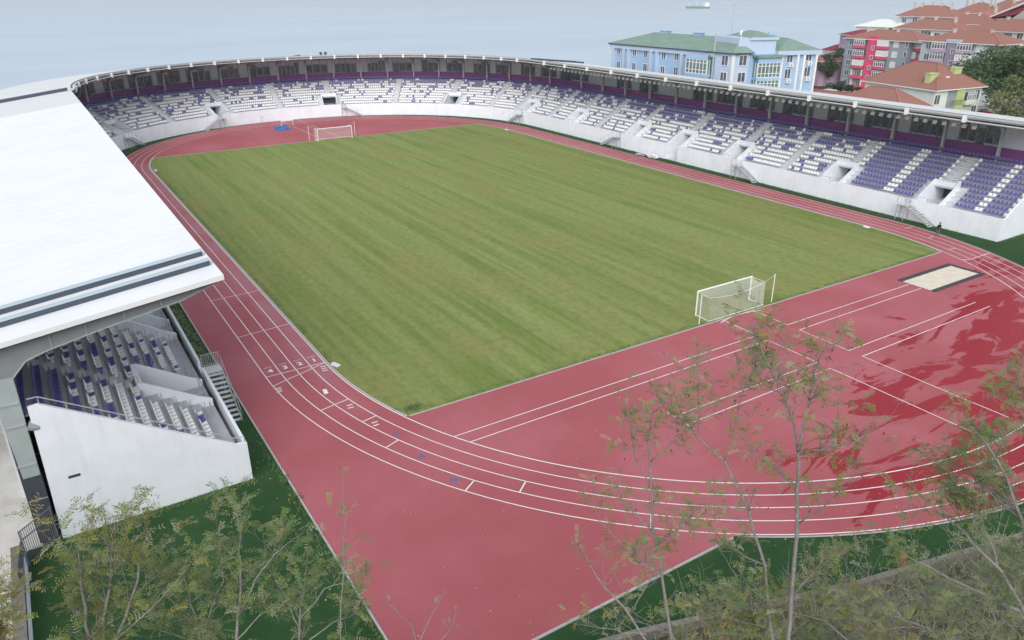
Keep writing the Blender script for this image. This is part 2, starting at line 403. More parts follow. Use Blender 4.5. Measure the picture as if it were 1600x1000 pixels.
def ring_pt(r, s):
    """closed running-track outline, s in [0,1)"""
    L = 2*LH; A = math.pi*r; T = 2*(L+A); d = (s % 1)*T
    if d < L: return (-LH + d, -r)
    d -= L
    if d < A: a = -math.pi/2 + d/r; return (LH + r*math.cos(a), r*math.sin(a))
    d -= A
    if d < L: return (LH - d, r)
    d -= L; a = math.pi/2 + d/r
    return (-LH + r*math.cos(a), r*math.sin(a))
def ring_line(r, w, z, n=360):
    A = []; B = []
    L = 2*LH
    for side, cx0 in ((0, LH), (1, -LH)):
        for k in range(97):
            a = -math.pi/2 + side*math.pi + math.pi*k/96
            A.append((cx0 + (r-w/2)*math.cos(a), (r-w/2)*math.sin(a), z)); B.append((cx0 + (r+w/2)*math.cos(a), (r+w/2)*math.sin(a), z))
    A.append(A[0]); B.append(B[0])
    return B, A
RO = RAD + 4*LW + .16
b = MB()
pts = []
for k in range(121):
    a = -math.pi/2 + math.pi*k/120; pts.append((LH + RO*math.cos(a), RO*math.sin(a), .004))
pts += [(LH, 44.0, .004), (-76.55, 44.0, .004)]
a0 = math.pi - math.acos((76.55-LH)/RO)
for k in range(121):
    a = a0 + (1.5*math.pi - a0)*k/120; pts.append((-LH + RO*math.cos(a), RO*math.sin(a), .004))
b.poly(pts)
b.poly([(84.2,-2.25,.0041),(87,-2.25,.0041),(87,2.1,.0041),(84.2,2.1,.0041)])
tag(b.build('running_track', M['track']), kind='structure')

# the grass pitch fills the straights and is cut off square at both Ds
XE1, XE2 = 54.55, 54.86; ri = RAD - .22
pts = []
for sgn, xe in ((1, XE2), (-1, XE1)):
    am = math.acos((xe-LH)/ri)
    if sgn > 0:
        pts += [(LH + ri*math.cos(a), ri*math.sin(a)) for a in [-math.pi/2 + (math.pi/2-am)*k/24 for k in range(25)]]
        pts += [(LH + ri*math.cos(a), ri*math.sin(a)) for a in [am + (math.pi/2-am)*k/24 for k in range(25)]]
    else:
        pts += [(-LH - ri*math.cos(a), ri*math.sin(a)) for a in [math.pi/2 - (math.pi/2-am)*k/24 for k in range(25)]]
        pts += [(-LH - ri*math.cos(a), ri*math.sin(a)) for a in [-am - (math.pi/2-am)*k/24 for k in range(25)]]
b = MB(); b.poly([(x, y, .009) for x, y in pts])
tag(b.build('pitch', M['pitch']), kind='structure')
# ragged grass tufts along the pitch edge
b = MB(); rr = random.Random(3)
def tuft(x, y, n=4, h=.22, spread=.18, z=.0):
    for _ in range(n):
        a = rr.random()*6.28; dx, dy = math.cos(a)*spread, math.sin(a)*spread
        px_, py_ = x + rr.uniform(-.25,.25), y + rr.uniform(-.25,.25); w = .05
        b.poly([(px_-dy*w/spread*.5, py_+dx*w/spread*.5, z), (px_+dy*w/spread*.5, py_-dx*w/spread*.5, z), (px_+dx, py_+dy, z+h*rr.uniform(.5,1.2))])
for k in range(700):
    y = rr.uniform(-33, 33); tuft(-XE1+.22+rr.random()*.25, y, 3, .13)
for k in range(70): tuft(-XE1+.6+abs(rr.gauss(0,.45)), 33.5+rr.gauss(0,.4), 4, .2)
for k in range(700):
    x = rr.uniform(-45, 43); tuft(x, 36.0-rr.random()*.3, 3, .12)
for k in range(260): tuft(rr.uniform(-76,-52), 44.2+abs(rr.gauss(0,.15)), 3, .16)
for x, y in ((-57.5,44.3),(-59.6,44.3),(-70.2,44.3)):
    for k in range(14): tuft(x+rr.gauss(0,.25), y+rr.gauss(0,.12), 5, .3)
for k in range(700): tuft(rr.uniform(-56,45), -43.35+rr.random()*.2, 3, .2)
for k in range(420): tuft(-56.35-rr.random()*.25, rr.uniform(46,56.6), 2, .14)
for k in range(160): tuft(-56.3-rr.random()*.3, rr.uniform(-56,-43.6), 3, .2)
tag(b.build('grass_tufts', M['leaf_green']), kind='stuff')
b = MB()
for k in range(1100): tuft(-20-26*rr.random()**.8, 44.25+rr.random()*1.5, 2, .12)
tag(b.build('dry_grass', M['leaf_pale']), kind='stuff')

# ---- painted lines
b = MB(); zl = .013; lw = .075
for k in range(5): b.strip(*ring_line(RAD + k*LW, lw if k else .09, zl))
def seg(x0, y0, x1, y1, w=lw, z=zl, mi=0):
    d = Vector((x1-x0, y1-y0)); n = Vector((-d.y, d.x)).normalized()*w/2
    b.quad((x0-n.x, y0-n.y, z), (x1-n.x, y1-n.y, z), (x1+n.x, y1+n.y, z), (x0+n.x, y0+n.y, z), mi)
zl = .0172
for x0, x1 in ((-54.6,-58.75),(-59.95,-65.05),(-66.35,-78.2)):
    for y in (2.05,-2.1): seg(x0, y, x1, y)
yi = lambda x: math.sqrt(RAD**2 - (abs(x)-LH)**2)
zl = .0214
seg(-58.75, 2.05, -58.75, yi(58.75)); seg(-59.95, 2.05, -59.95, yi(59.95))
seg(-65.05, 2.05, -65.05, 18.1); seg(-66.35, 2.05, -66.35, 18.1)
seg(-58.68, -2.1, -58.68, -21.2); seg(-60.0, -2.1, -60.0, -21.2)
seg(-65.1, -2.1, -65.1, -22.1); seg(-66.4, -2.1, -66.4, -22.2)
zl = .0172
seg(-65.05, 18.1, -64.35, 18.1); seg(-66.35, 18.1, -67.05, 18.1)
A = []; B = []
for k in range(13):
    a = R(-20 + 40*k/12); A.append((-62.6 + 7.96*math.cos(a), 8.0*math.sin(a), .0256)); B.append((-62.6 + 8.05*math.cos(a), 8.09*math.sin(a), .0256))
b.strip(B, A)
for y in (1.8,-2.2): seg(XE2+.3, y, 74.6, y); seg(76.4, y, 86.5, y)
zl = .0172
seg(-42.86, RAD, -42.86, RAD+4*LW)
# staggered finish/relay line, lane ticks and the across-lane lines of the home straight
seg(-42.95, RAD+.1, -44.66, RAD+4*LW)
seg(-23.3, RAD, -23.6, RAD+4*LW); seg(-33.4, RAD, -33.9, RAD+4*LW)
for x in (5.2, 20.4): seg(x, -RAD, x, -RAD-4*LW)
seg(44.0, -RAD, 44.0, -RAD-4*LW)
seg(-57.5, -33.5, -57.9, -34.9, .1); seg(-57.9, -34.9, -57.8, -38.7, .1)
for a, c in (((-49.77,37.07),(-50.28,39.35)),((-53.21,36.28),(-53.45,37.37)),((-57.06,36.26),(-57.44,37.29)),((-63.95,34.16),(-64.58,35.16)),
             ((-65.78,31.44),(-66.51,32.39)),((-72.5,26.97),(-73.31,27.75)),((-46.7,-39.51),(-46.83,-41.0)),((-50.68,-38.15),(-50.62,-39.45)),((-54.51,-35.9),(-54.66,-37.0))):
    seg(*a, *c, .09)
for k in range(4):      # short bars before the finish
    y = RAD + (k+.5)*LW; seg(-41.25, y-.35, -41.25, y+.35, .05)
for x, y in ((-43.5,36.8),(-43.9,36.85),(-44.3,36.9),(-45.2,41.0),(-45.5,41.05),(-45.8,41.1),(-50.7,37.3),(-51.1,37.35),(-54.0,36.7),(-54.4,36.75)):
    seg(x, y-.22, x, y+.22, .12)
seg(-47.3, 38.05, -48.1, 38.15, .32)
tag(b.build('painted_lines', M['line']), kind='structure')
for k in range(4):      # lane numbers painted on the finish line, read by the runners coming up the straight
    cu = bpy.data.curves.new('lane_number', 'FONT'); cu.body = str(k+1); cu.size = .85; cu.align_x = 'CENTER'; cu.align_y = 'CENTER'; cu.extrude = 0; cu.offset = .025
    o = bpy.data.objects.new('tmp', cu); COL.objects.link(o)
    dg = bpy.context.evaluated_depsgraph_get(); me = bpy.data.meshes.new_from_object(o.evaluated_get(dg)); me.materials.clear(); me.materials.append(M['line'])
    bpy.data.objects.remove(o)
    o = bpy.data.objects.new('lane_number', me); COL.objects.link(o)
    o.location = (-42.0, RAD + (k+.5)*LW, .0172); o.rotation_euler = (0, 0, R(-90))
    tag(o, kind='structure')
b = MB()
for x, y in ((-63.21,35.18),(-59.7,35.75),(-56.11,35.92),(-52.65,35.79),(-36.34,38.36),(-40.13,39.49),(-44.0,40.6)):
    k_ = 1 if x < -59 else .62
    b.poly([(x + k_*.28*math.cos(a)*(1+.3*math.sin(3*a+x)), y + k_*.2*math.sin(a)*(1+.3*math.cos(2*a+y)), .0098) for a in [k*6.283/12 for k in range(12)]])
tag(b.build('blue_paint_marks', M['blue_paint']), kind='structure')
# kerbs
b = MB()
for sg in (1, -1):
    r0_, r1_ = RAD-.21, RAD-.11; xe = XE2 if sg > 0 else XE1; am = math.acos((xe-LH)/RAD)
    for side in (1, -1):
        arc = [(sg*LH + sg*math.sin(q)*0, 0) for q in ()]
        angs = [math.pi/2 - (math.pi/2-am)*k/16 for k in range(17)]
        inn_ = [(0, side*r0_)] + [(sg*(LH + r0_*math.cos(a)), side*r0_*math.sin(a)) for a in angs]
        out_ = [(0, side*r1_)] + [(sg*(LH + r1_*math.cos(a)), side*r1_*math.sin(a)) for a in angs]
        b.strip([(x,y,.05) for x,y in inn_], [(x,y,.05) for x,y in out_]); b.strip([(x,y,0) for x,y in out_], [(x,y,.05) for x,y in out_]); b.strip([(x,y,.0) for x,y in inn_], [(x,y,.05) for x,y in inn_])
tag(b.build('inner_kerb', M['pipe']), kind='structure')
b = MB()
b.box(-76.7, 45, 44.0, 44.12, -.02, .07); b.box(-76.70, -76.56, 24.6, 44.0, -.02, .07)
b.box(-XE1-.07, -XE1+.07, -34.2, 34.2, -.02, .03); b.box(XE2-.07, XE2+.07, -34.2, 34.2, -.02, .03)
A = []; Bb = []
for k in range(100):
    a = a0 + .01 + (1.5*math.pi - a0)*k/99; A.append((-LH+(RO)*math.cos(a), RO*math.sin(a), .03)); Bb.append((-LH+(RO+.12)*math.cos(a), (RO+.12)*math.sin(a), .03))
b.strip(Bb, A)
tag(b.build('outer_kerb', M['kerb']), kind='structure')

# ================================================================ STANDS
EX, EA = 45.2, 39.4
def st(t, d):
    """plan point of the long stand: t runs along it (= world x on the straight), d is the distance behind its front wall"""
    if t <= EX: return (t, -43.6-d)
    a = R(-90 + (t-EX)/.75); eb = 43.6 if a < 0 else 45.0
    return (EX + (EA+d)*math.cos(a), (eb+d)*math.sin(a))
def P3(t, d, z): x, y = st(t, d); return (x, y, z)
def left(t, d): return (t, 45.9+d)
def L3(t, d, z): return (t, 45.9+d, z)
def th(a): return EX + (a+90)*.75
T0, T1 = -56.1, th(90)
def stations(a, b_, step=2.4):
    n = max(1, int(math.ceil((b_-a)/step))); return [a + (b_-a)*i/n for i in range(n+1)]
def sweep(mb, f, ts, prof, closed=False, caps=False, mi=0):
    pr = list(prof) + ([prof[0]] if closed else [])
    rows = [[f(t, d, z) for t in ts] for d, z in pr]
    mb.grid(rows, mi)
    if caps:
        mb.poly([f(ts[0], d, z) for d, z in prof], mi); mb.poly([f(ts[-1], d, z) for d, z in prof][::-1], mi)
RD, RH = .82, .49
TREAD0, DROW0 = 2.52, 1.1
def tread(i): return TREAD0 + RH*i
VOMS = [-46.3,-31.5,-12.2,13.0,32.5, th(-83), th(-53), th(-14), th(18.8), th(52)]
GATE = .8
AISLES = [-46.3,-32.0,-22.5,-12.2,.8,13.4,23.6,32.6,40.7, th(-79), th(-68), th(-52), th(-34.4), th(-14), th(1), th(16.5), th(34.4), th(52), th(70)]
VH = 1.55    # half width of an entrance opening
def terrace(mb, f, t0, t1, voms, gate=None, nrow=11, back=10.9):
    cuts = sorted([(v-VH, v+VH, 'v') for v in voms] + ([(gate-VH, gate+VH, 'g')] if gate is not None else []))
    def steps(i0, i1):
        p = []
        for i in range(i0, i1):
            d = DROW0 + RD*i; p += [(d, tread(i) - (RH if i else .4)), (d, tread(i)), (d+RD, tread(i))]
        return p
    cur = t0
    for a, c, k in cuts + [(t1, t1, 'e')]:
        sweep(mb, f, stations(cur, a), [(.2,0),(.2,2.12),(DROW0,2.12)] + steps(0, nrow) + [(back, tread(nrow-1))])
        if k != 'e':
            fl = 2.12 if k == 'v' else .06
            ts = [a, (a+c)/2, c]
            sweep(mb, f, ts, [(.2 if k == 'v' else -.05, fl), (7.5, fl), (7.5, 4.0)])
            sweep(mb, f, ts, [(7.5,4.0),(4.4,4.0),(4.4,tread(3)+.02)] + steps(4, nrow) + [(back, tread(nrow-1))])
        cur = c
def entrance(parent, f, v, gate=False):
    """concrete access opening: two side walls, lintel, dark doorway with handrail"""
    e = MB(); fl = .06 if gate else 2.12
    for s in (-1, 1):
        a, c = (v-VH-.16, v-VH) if s < 0 else (v+VH, v+VH+.16)
        prof = [(.22, fl), (7.4, fl), (7.4, 4.0), (4.55, 4.0), (4.55, 4.98), (4.2, 4.98), (1.0, 3.0), (.22, 2.62)]
        F = lambda d, z, t: f(t, d, z)
        A_ = [f(a, d, z) for d, z in prof]; B_ = [f(c, d, z) for d, z in prof]
        e.poly(A_); e.poly(B_[::-1])
        for i in range(len(prof)): j = (i+1) % len(prof); e.quad(A_[i], A_[j], B_[j], B_[i])
    # lintel and its flat cap
    e.hexa([f(v-VH, 4.25, 4.25), f(v+VH, 4.25, 4.25), f(v+VH, 4.58, 4.25), f(v-VH, 4.58, 4.25), f(v-VH, 4.25, 4.94), f(v+VH, 4.25, 4.94), f(v+VH, 4.58, 4.94), f(v-VH, 4.58, 4.94)])
    o = e.build('entrance', M['white_wall'], parent, norm=True)
    d = MB(); d.hexa([f(v-VH+.02, 6.9, fl+.02), f(v+VH-.02, 6.9, fl+.02), f(v+VH-.02, 7.3, fl+.02), f(v-VH+.02, 7.3, fl+.02), f(v-VH+.02, 6.9, 3.95), f(v+VH-.02, 6.9, 3.95), f(v+VH-.02, 7.3, 3.95), f(v-VH+.02, 7.3, 3.95)])
    d.build('doorway_shade', M['steel_dark'], o, norm=True)  # dark slab colours the tunnel end as a shaded interior
    if not gate:
        r = MB(); w = VH-.1; h = fl+1.0
        r.tube([f(v-w, 3.4, h), f(v-w, .5, h), f(v-w, .5, fl), f(v-w+.06, .5, fl), f(v-w+.06, .5, h), f(v, .5, h), f(v, .5, fl), f(v+.06, .5, fl), f(v+.06, .5, h), f(v+w, .5, h), f(v+w, .5, fl)], .03, 5)
        r.build('handrail', M['steel'], o)
def aisle(parent, f, a, i0, nrow, hoops=True):
    e = MB()
    for i in range(i0, nrow-1):
        d = DROW0 + RD*(i+1) - RD*.5
        z = tread(i)
        e.hexa([f(a-.6, d, z+.003), f(a+.6, d, z+.003), f(a+.6, d+RD*.5-.003, z+.003), f(a-.6, d+RD*.5-.003, z+.003), f(a-.6, d, z+RH*.5), f(a+.6, d, z+RH*.5), f(a+.6, d+RD*.5-.003, z+RH*.5), f(a-.6, d+RD*.5-.003, z+RH*.5)])
    o = e.build('aisle_steps', M['concrete_light'], parent, norm=True)
    if hoops:
        r = MB()
        path = []
        for i in range(i0, nrow-1):
            d = DROW0 + RD*i; s = -.62
            path += [f(a+s, d+.08, tread(i)+.02), f(a+s, d+.08, tread(i)+.92), f(a+s, d+.60, tread(i)+.92), f(a+s, d+.60, tread(i)+.02), f(a+s, d+.80, tread(i)+.02)]
        r.tube(path, .024, 4)
        r.build('handrail', M['steel'], o)
def front_wall(parent, f, t0, t1, gaps, zt=2.78):
    w = MB(); cur = t0
    for a, c, zl_ in sorted(gaps) + [(t1, t1, 0)]:
        if a > cur + .01: sweep(w, f, stations(cur, a), [(0,-.05),(0,zt),(.2,zt),(.2,-.05)], True, True)
        if zl_ > 0: sweep(w, f, stations(a, c), [(0,-.05),(0,zl_),(.2,zl_),(.2,-.05)], True, True)
        cur = c
    return w.build('front_wall', M['white_wall'], parent, norm=True)
FR = [-48.94+7.49*k for k in range(13)] + [th(-2+7.25*k) for k in range(-11, 13)]
ZR0, ZR1, DRB = 14.12, 12.78, 13.3      # roof top: front and back height, depth
def roof_z(d): return ZR0 + (ZR1-ZR0)*d/DRB
def frame_post(parent, f, t, db=10.1, z0=7.0):
    e = MB(); w = .17
    def bx(pr):   # extruded outline in the (d,z) plane
        A_ = []; B_ = []
        for d, z in pr:
            p = Vector(f(t, d, z)); q = Vector(f(t+.01, d, z)) - p; q.normalize(); A_.append(p - q*w); B_.append(p + q*w)
        n = len(pr); e.poly(A_); e.poly(B_[::-1])
        for i in range(n): j = (i+1) % n; e.quad(A_[j], A_[i], B_[i], B_[j])
    bx([(db-.2, z0), (db+.28, z0), (db+.28, 12.2), (db-.2, 11.0)])
    inner = [(db-.2, 10.6)]; outer = [(db+.28, 12.2)]
    bx([(db-.2, 11.0), (db+.28, 12.2), (db-.9, 12.45), (db-.75, 11.75), (db-.45, 11.5)])
    bx([(db-.75, 11.75), (db-.9, 12.72), (.3, 13.75), (.3, 13.45)])
    return e.build('post', M['steel'], parent, norm=True)
def roof(parent, f, t0, t1, frames, step=2.4, lamps=()):
    ts = stations(t0, t1, step)
    e = MB(); sweep(e, f, ts, [(.0,ZR0),(DRB,ZR1),(DRB,ZR1-.25),(.15,ZR0-.3)], True, True)
    o = e.build('roof', M['roof_grey'], parent, norm=True)
    e = MB(); sweep(e, f, ts, [(.16,ZR0-.304),(DRB-.05,ZR1-.254),(DRB-.05,ZR1-.33),(.2,ZR0-.38)], True, True); e.build('soffit', M['roof_under'], o, norm=True)
    e = MB(); sweep(e, f, ts, [(-.1,ZR0-.16),(-.1,ZR0+.06),(.0,ZR0+.06),(.0,ZR0-.16)], True, True); e.build('fascia', M['pipe'], o, norm=True)
    e = MB(); sweep(e, f, ts, [(.28,roof_z(.28)+.004),(.28,roof_z(.28)+.1),(.5,roof_z(.5)+.1),(.5,roof_z(.5)+.004)], True, True); e.build('rim_gap_shade', M['slate'], o, norm=True)  # raised dark strip stands in for the shaded gap along the rim
    e = MB()
    for i in range(len(ts)-1): e.tube([f(ts[i], -.1, ZR0-.62), f(ts[i+1], -.1, ZR0-.62)], .1, 6)
    e.build('gutter_pipe', M['pipe'], o)
    e = MB()
    for t in stations(t0+.6, t1-.6, 1.5):
        a_ = Vector(f(t, .5, ZR0-.55)); c_ = Vector(f(t, 12.9, roof_z(12.9)-.48)); e.bar(a_, c_, .16, .2)
    for d in (2.2, 5.2, 8.0):
        for i in range(len(ts)-1): e.bar(f(ts[i], d, roof_z(d)-.72), f(ts[i+1], d, roof_z(d)-.72), .12, .14)
    e.build('rafters', M['rafter'], o)
    for t in frames:
        c_ = MB(); p = Vector(f(t, -.12, ZR0-.34)); q = (Vector(f(t+.05, -.12, 0)) - Vector(f(t-.05, -.12, 0))).normalized(); n = (Vector(f(t, 1, 0)) - Vector(f(t, 0, 0))).normalized()
        Mx = Matrix((q, n, Vector((0,0,1)))).transposed().to_4x4(); Mx.translation = p
        c_.box(-.2, .2, -.24, .25, -.44, .36, M=Mx); c_.box(-.1, .1, .25, .9, -.2, .1, M=Mx)
        c_.build('roof_bracket', M['white_paint'], o)
    for t in lamps:
        c_ = MB(); p = Vector(f(t, 1.5, ZR0-1.5)); q = (Vector(f(t+.05, 0, 0)) - Vector(f(t-.05, 0, 0))).normalized(); n = (Vector(f(t, 1, 0)) - Vector(f(t, 0, 0))).normalized()
        Mx = Matrix((q, n, Vector((0,0,1)))).transposed().to_4x4(); Mx.translation = p
        Mx = Mx @ Matrix.Rotation(R(-35), 4, 'X')
        c_.box(-.25, .25, -.12, .12, -.22, .22, M=Mx); c_.box(-.03, .03, -.03, .03, .22, .9, M=Mx)
        c_.build('floodlight', M['pipe'], o)
    return o

# ---- the long open-fronted stand: right straight and far bend
big = empty('grandstand', (0,-48,0), 'long white grandstand with a curved roof wrapping the far bend and right straight', 'grandstand')
b = MB(); terrace(b, P3, T0+.2, T1, VOMS, GATE, 11); b.build('terrace', M['concrete_light'], big)
STAIRS = [(-43.9,-1),(-14.9,-1),(15.3,1),(49.8,1),(th(-18),-1),(th(20.3),1),(th(55.5),-1)]
gaps = [(GATE-VH, GATE+VH, 0)] + [(t-.6, t+.6, 2.12) for t, _ in STAIRS]
front_wall(big, P3, T0+.2, T1, gaps)
b = MB()
prof = [(0,-.05),(0,2.78),(.9,2.85),(1.15,3.2),(9.9,8.42),(10.6,8.42),(10.6,-.05)]
b.poly([P3(T0-.02, d, z) for d, z in prof]); b.poly([P3(T0+.2, d, z) for d, z in prof][::-1])
for i in range(len(prof)):
    j = (i+1) % len(prof); b.quad(P3(T0-.02, *prof[j]), P3(T0-.02, *prof[i]), P3(T0+.2, *prof[i]), P3(T0+.2, *prof[j]))
b.build('end_wall', M['white_wall'], big, norm=True)
for v in VOMS: entrance(big, P3, v)
entrance(big, P3, GATE, True)
for a in AISLES:
    i0 = 4 if any(abs(a-v) < 3 for v in VOMS+[GATE]) else 0
    aisle(big, P3, a, i0, 11)
tsall = stations(T0, T1)
b = MB(); sweep(b, P3, tsall, [(10.6,7.3),(10.6,9.12),(10.72,9.12),(10.72,7.3)], True, True); b.build('parapet', M['purple'], big, norm=True)
b = MB(); sweep(b, P3, tsall, [(10.72,8.2),(13.0,8.2)]); b.build('gallery_floor', M['concrete'], big)
b = MB(); sweep(b, P3, tsall, [(12.9,-.1),(12.9,12.5),(13.1,12.5),(13.1,-.1)], True, True); bw = b.build('back_wall', M['panel'], big, norm=True)
rb = random.Random(11)
for i in range(len(FR)-1):      # glazing bays on the gallery wall
    a, c = FR[i], FR[i+1]
    if c-a > 9 or rb.random() < .25: 
        if i < 12: continue
    n = rb.choice((3,4,4,5)); x0 = a + (c-a)*rb.uniform(.1,.2); x1 = a + (c-a)*rb.uniform(.75,.95)
    e = MB(); g_ = MB()
    for k in range(n):
        p0 = x0 + (x1-x0)*k/n + .1; p1 = x0 + (x1-x0)*(k+1)/n - .1
        zb = 9.0 if rb.random() < .7 else 8.3; zt = rb.choice((10.9, 11.0, 11.6))
        g_.hexa([P3(p0,12.84,zb),P3(p1,12.84,zb),P3(p1,12.89,zb),P3(p0,12.89,zb),P3(p0,12.84,zt),P3(p1,12.84,zt),P3(p1,12.89,zt),P3(p0,12.89,zt)])
    for k in range(n+1):
        p0 = x0 + (x1-x0)*k/n; e.bar(P3(p0,12.8,8.2), P3(p0,12.8,12.2), .12, .08)
    e.bar(P3(x0,12.78,11.05), P3(x1,12.78,11.05), .08, .1)
    if rb.random() < .7:
        e.bar(P3(x0,12.76,8.4), P3((x0+x1)/2,12.76,11.8), .09, .06); e.bar(P3(x1,12.76,8.4), P3((x0+x1)/2,12.76,11.8), .09, .06)
    w_ = g_.build('window', M['dark_glass'], bw, norm=True); e.build('frame', M['steel'], w_)
for t in FR: frame_post(big, P3, t)
roof(big, P3, T0-.8, T1, FR, 1.6, [-49.5+1.25*k for k in range(73)])
# raised roof joints, dark upstands
for t, d0, d1 in ((th(-88), .4, 13.0), (th(-6), .5, 12.6), (44.2, 3, 13)):
    e = MB(); e.bar(P3(t, d0, roof_z(d0)+.16), P3(t, d1, roof_z(d1)+.16), .35, .34); e.build('roof_joint', M['slate'], big)
for t in (th(-14.5), th(-13.2)):
    e = MB(); x, y, z = P3(t, 6, roof_z(6)); e.cyl(x, y, z-.02, z+.7, .28, .28, 10); e.cyl(x, y, z+.7, z+.95, .45, .2, 10); e.build('roof_vent', M['steel_dark'], big)

# ---- the near stand under the big white roof on the left
near = empty('grandstand', (-10,52,0), 'near grandstand on the left under a broad flat white roof', 'grandstand')
LV = [-47.4,-34.6,-21.8,-9,3.8,16.6,29.4]; LA = [-48.05,-34.9,-22,-9.2,3.6,16.4,29.2]
LT0, LT1 = -55.9, 44.5
def LF(t, d, z): return L3(t, d+.3, z)
b = MB(); terrace(b, LF, LT0, LT1, LV, None, 12, 11.3); b.build('terrace', M['concrete_mid'], near)
LG = [(-44.0,-42.7,2.12)]
front_wall(near, L3, LT0-.02, LT1, LG, 2.7)
b = MB()
prof = [(0,-.05),(0,2.68),(.6,2.75),(9.98,8.55),(10.5,8.5),(10.55,4.6),(10.65,-.05)]
x0, x1 = -56.15, -55.92
b.poly([L3(x0, d, z) for d, z in prof]); b.poly([L3(x1, d, z) for d, z in prof][::-1])
for i in range(len(prof)):
    j = (i+1) % len(prof); b.quad(L3(x0, *prof[i]), L3(x1, *prof[i]), L3(x1, *prof[j]), L3(x0, *prof[j]))
ew = b.build('end_wall', M['white_wall'], near, norm=True)
b = MB(); b.box(-56.17, -56.13, 54.9, 55.5, 3.7, 3.86); b.build('vent', M['steel_dark'], ew)
b = MB(); pr = [(.1,2.72),(.1,3.1),(.7,3.2),(9.95,8.95),(10.45,8.95)]
pts = [L3(-56.03, d, z) for d, z in pr]; b.tube(pts, .035, 6)
for k in range(9):
    d = .7 + (9.95-.7)*k/8; b.tube([L3(-56.03, d, 2.75+(d-.6)*.6185), L3(-56.03, d, 3.2+(d-.7)*.6216)], .025, 5)
b.build('handrail', M['steel'], ew)
for v in LV: entrance(near, LF, v)
for a in LA: aisle(near, LF, a, 4, 12)
# hoop rails beside the first-row gaps round the entrances
for v in LV[:3]:
    for s in (-3.4, 3.4):
        for i in range(4):
            b = MB(); d = DROW0 + RD*i - .1; t = v + s
            b.tube([LF(t, d, tread(i)-.3), LF(t, d, tread(i)+.85), LF(t, d+.45, tread(i)+.85), LF(t, d+.45, tread(i)-.3)], .024, 4)
            b.build('hoop_rail', M['steel'], near)
        b = MB(); b.tube([LF(v+s, .6, 2.12), LF(v+s, .6, 3.0), LF(v+s*.8, .6, 3.0), LF(v+s*.8, .6, 2.12)], .024, 4); b.build('hoop_rail', M['steel'], near)
b = MB(); tsl = stations(LT0, LT1, 8)
sweep(b, L3, tsl, [(11.05,7.8),(11.05,9.6),(11.15,9.6),(11.15,7.8)], True, True); b.build('parapet', M['purple'], near, norm=True)
b = MB(); sweep(b, L3, tsl, [(11.6,-.05),(11.6,11.2),(11.75,11.2),(11.75,-.05)], True, True); b.build('back_wall', M['steel_dark'], near, norm=True)  # wall coloured dark to stand for the shaded voids between the columns
# roof: one white sheet, highest along its front edge
XL0, XL1 = -56.85, 44.2
def zroof(y): return 14.0 - (y-45.75)*.128
b = MB(); yb = 68.0
xs_ = stations(XL0, XL1, 8.5)
b.grid([[(x, y, zroof(y)) for x in xs_] for y in (45.75, 52, 60, yb)])
b.grid([[(x, y, zroof(y)-.28) for x in xs_] for y in (yb, 60, 52, 45.75)])
b.quad((XL0,45.75,zroof(45.75)),(XL0,45.75,zroof(45.75)-.28),(XL1,45.75,zroof(45.75)-.28),(XL1,45.75,zroof(45.75)))
b.quad((XL0,yb,zroof(yb)),(XL0,yb,zroof(yb)-.28),(XL0,45.75,zroof(45.75)-.28),(XL0,45.75,zroof(45.75)))
b.quad((XL1,yb,zroof(yb)),(XL1,yb,zroof(yb)-.28),(XL1,45.75,zroof(45.75)-.28),(XL1,45.75,zroof(45.75)))
b.quad((XL0,yb,zroof(yb)),(XL1,yb,zroof(yb)),(XL1,yb,zroof(yb)-.28),(XL0,yb,zroof(yb)-.28))
rf = b.build('roof', M['roof_white'], near, norm=True)
b = MB()
for k in range(60):      # standing seams
    x = -51.8 + k*1.62
    b.bar((x, 45.8, zroof(45.8)+.012), (x, yb-.1, zroof(yb-.1)+.012), .03, .02)
b.build('roof_seams', M['roof_white'], rf)
b = MB()
for x in (-52.72, -54.72): b.hexa([(x,46.0,zroof(46)+.003),(x+.42,46.0,zroof(46)+.003),(x+.42,yb-.2,zroof(yb-.2)+.003),(x,yb-.2,zroof(yb-.2)+.003),(x,46.0,zroof(46)+.31),(x+.42,46.0,zroof(46)+.31),(x+.42,yb-.2,zroof(yb-.2)+.31),(x,yb-.2,zroof(yb-.2)+.31)])
up = b.build('roof_upstand', M['slate'], rf, norm=True)
b = MB()
for x in (-52.72, -54.72): b.hexa([(x-.03,45.95,zroof(46)+.313),(x+.47,45.95,zroof(46)+.313),(x+.47,yb-.2,zroof(yb-.2)+.313),(x-.03,yb-.2,zroof(yb-.2)+.313),(x-.03,45.95,zroof(46)+.35),(x+.47,45.95,zroof(46)+.35),(x+.47,yb-.2,zroof(yb-.2)+.35),(x-.03,yb-.2,zroof(yb-.2)+.35)])
b.build('capping', M['pale_steel'], up, norm=True)
b = MB()
for x in (42.6, 43.5): b.hexa([(x,46.2,zroof(46)+.003),(x+.3,46.2,zroof(46)+.003),(x+.3,yb-.2,zroof(yb-.2)+.003),(x,yb-.2,zroof(yb-.2)+.003),(x,46.2,zroof(46)+.4),(x+.3,46.2,zroof(46)+.4),(x+.3,yb-.2,zroof(yb-.2)+.4),(x,yb-.2,zroof(yb-.2)+.4)])
b.build('roof_upstand', M['slate'], rf, norm=True)
b = MB()   # grey overlay, colours the far end as a roof part sloped differently to the light
x0, x1 = 26.0, 42.5
b.hexa([(x0,45.9,zroof(45.9)+.02),(x1,45.9,zroof(45.9)+.02),(x1,yb-.2,zroof(yb-.2)+.02),(x0,yb-.2,zroof(yb-.2)+.02),(x0,45.9,zroof(45.9)+.05),(x1,45.9,zroof(45.9)+.05),(x1,yb-.2,zroof(yb-.2)+.05),(x0,yb-.2,zroof(yb-.2)+.05)])
